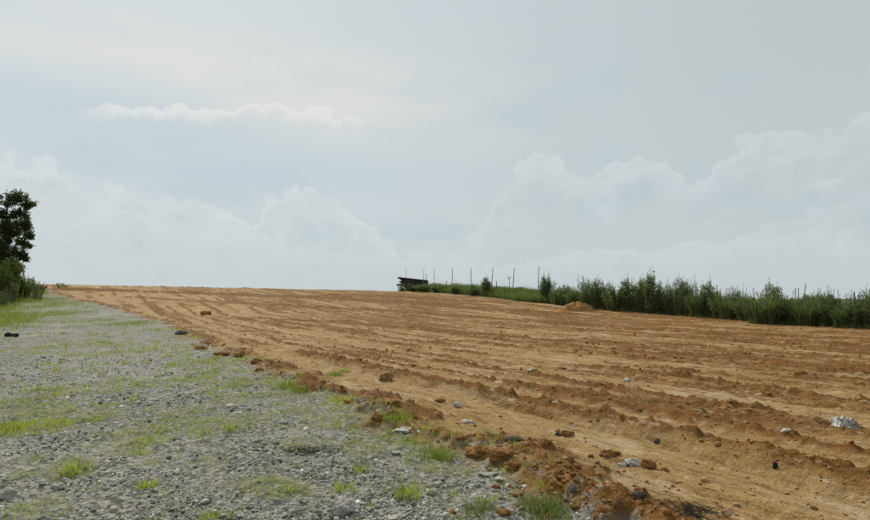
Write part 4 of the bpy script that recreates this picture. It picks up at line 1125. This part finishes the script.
# stack of long dark boards behind the fence posts
M_BOARD = stonemat('dark_boards', (0.022, 0.021, 0.02), (0.06, 0.056, 0.05), None, 3.0, .7)
bx0, by0 = on_line(397, -.6); bx1, by1 = on_line(427, -.6)
yb = (by0+by1)/2
def strip(px0, px1, rt0, rt1, th0, dep, y0, y1, nm, par, org):
    """board from column px0 to px1, top rows rt0 and rt1, th0 rows thick"""
    P0 = ray(px0, rt0); P1 = ray(px1, rt1)
    a = np.array([P0.x/P0.y*y0, y0, EYE+P0.z/P0.y*y0])-org; b = np.array([P1.x/P1.y*y1, y1, EYE+P1.z/P1.y*y1])-org
    th = (th0+.3)*yb/F_PX; d = np.array([0.25, dep, 0])
    V_ = np.array([a, b, b+d, a+d, a-[0, 0, th], b-[0, 0, th], b+d-[0, 0, th], a+d-[0, 0, th]])
    F_ = np.array([(0, 1, 2, 3), (7, 6, 5, 4), (0, 4, 5, 1), (1, 5, 6, 2), (2, 6, 7, 3), (3, 7, 4, 0)])
    me = mk_mesh(nm, V_, F_, [M_BOARD], False); o = link(nm, me, par); return o
org = np.array([bx0+1.5, yb, hz_at(bx0+1.5, yb)])
bs = bpy.data.objects.new('board_stack', None); col.objects.link(bs); bs.location = org
bs['label'] = 'stack of long dark boards with a jagged left end on the skyline'; bs['category'] = 'board stack'
for (p0, p1, t0, t1, th, yo) in [(397.7, 426.3, 276.8, 280.0, 1.5, 0), (399.6, 426.6, 278.35, 281.35, 1.0, .05), (401.0, 426.4, 279.6, 282.3, 1.5, -.03), (399.3, 426.8, 281.0, 283.6, 1.2, .04), (400.8, 426.0, 282.4, 284.8, 1.4, 0), (396.8, 426.5, 283.8, 286.2, 1.7, -.04), (404, 426.2, 285.7, 287.9, 1.6, .03)]:
    strip(p0, p1, t0, t1, th, 1.2, yb+yo, yb+yo-1.2, 'board', bs, org)
for p_ in (406, 415, 424):
    strip(p_, p_+5.2, 287.2, 287.6, 5, 1.0, yb+.1, yb-.2, 'bearer', bs, org)
lb_ = bpy.data.objects.new('low_barrier', None); col.objects.link(lb_); x, y = on_line(437, -.4); og = np.array([x, y, hz_at(x, y)]); lb_.location = og
lb_['label'] = 'low dark barrier of boards right of the board stack'; lb_['category'] = 'barrier'
strip(426.8, 448.5, 284.7, 286.6, 2.3, .12, y+1.2, y-1.2, 'board', lb_, og); strip(427, 448.2, 287.4, 289.3, 2.5, .12, y+1.2, y-1.2, 'board', lb_, og)
for p_ in (431, 439, 446.5): strip(p_, p_+1, 286.2, 286.3, 6, .1, y+.3, y+.3, 'stake', lb_, og)

# roof of a hut beyond the bank
M_ROOF = stonemat('roof_sheet', (0.04, 0.04, 0.04), (0.09, 0.09, 0.09), None, 2.0, .6)
M_WALLP = stonemat('hut_wall', (0.5, 0.5, 0.47), (0.62, 0.62, 0.58), None, 1.0)
hut = bpy.data.objects.new('small_hut', None); col.objects.link(hut)
hx, hy = on_line(519, 22); hz_ = hz_at(hx, hy); hut.location = (hx, hy, hz_); hut['label'] = 'small hut with a dark pitched roof behind the grass bank'; hut['category'] = 'hut'
ridge = up_at(520, 287.2, hy)-hz_; eave = up_at(520, 291.8, hy)-hz_; k_ = hy/F_PX; wl, wr = 14*k_, 11*k_
def roofside(x0, z0, x1, z1, nm):
    t_ = .10; V_ = np.array([(x0, -2.2, z0), (x1, -2.2, z1), (x1, 2.4, z1), (x0, 2.4, z0)]); V_ = np.concatenate([V_, V_-[0, 0, t_+.12]])
    F_ = np.array([(0, 1, 2, 3), (7, 6, 5, 4), (0, 4, 5, 1), (1, 5, 6, 2), (2, 6, 7, 3), (3, 7, 4, 0)]); link(nm, mk_mesh(nm, V_, F_, [M_ROOF], False), hut)
roofside(-wl, eave, -.005, ridge, 'roof_slope'); roofside(.005, ridge, wr, eave, 'roof_slope')
V_ = np.array([(-wl*.85, -1.9, 0), (wr*.85, -1.9, 0), (wr*.85, -1.9, eave+.0), (0, -1.9, ridge-.28), (-wl*.85, -1.9, eave+.0), (-wl*.85, 2.1, 0), (wr*.85, 2.1, 0), (wr*.85, 2.1, eave), (0, 2.1, ridge-.28), (-wl*.85, 2.1, eave)])
me = bpy.data.meshes.new('wall'); me.from_pydata([tuple(v) for v in V_], [], [(0, 1, 2, 3, 4), (9, 8, 7, 6, 5), (0, 5, 6, 1), (0, 4, 9, 5), (1, 6, 7, 2)]); me.materials.append(M_WALLP); link('wall', me, hut)

# far trees seen over the hedge on the right
for px, top, w_, lb in [(806, 291, 12, 'far grey tree behind the leaning pole'), (817, 290.5, 13, 'far grey tree left of the feathery topped bush'), (828, 291, 10, 'far tree right behind the feathery topped bush'), (748, 296, 16, 'far low tree behind the dip of the hedge')]:
    x, y = on_line(px, 62); z = hz_at(x, y); h_ = up_at(px, top, y)-z
    plant('distant_tree', [('foliage', PB['shrub'][0][1]), ('trunk', PB['shrub'][1][1])], x, y, w_*y/F_PX/1.9, lb, 'tree', sz=(h_/2.0)/(w_*y/F_PX/1.9), z=z)
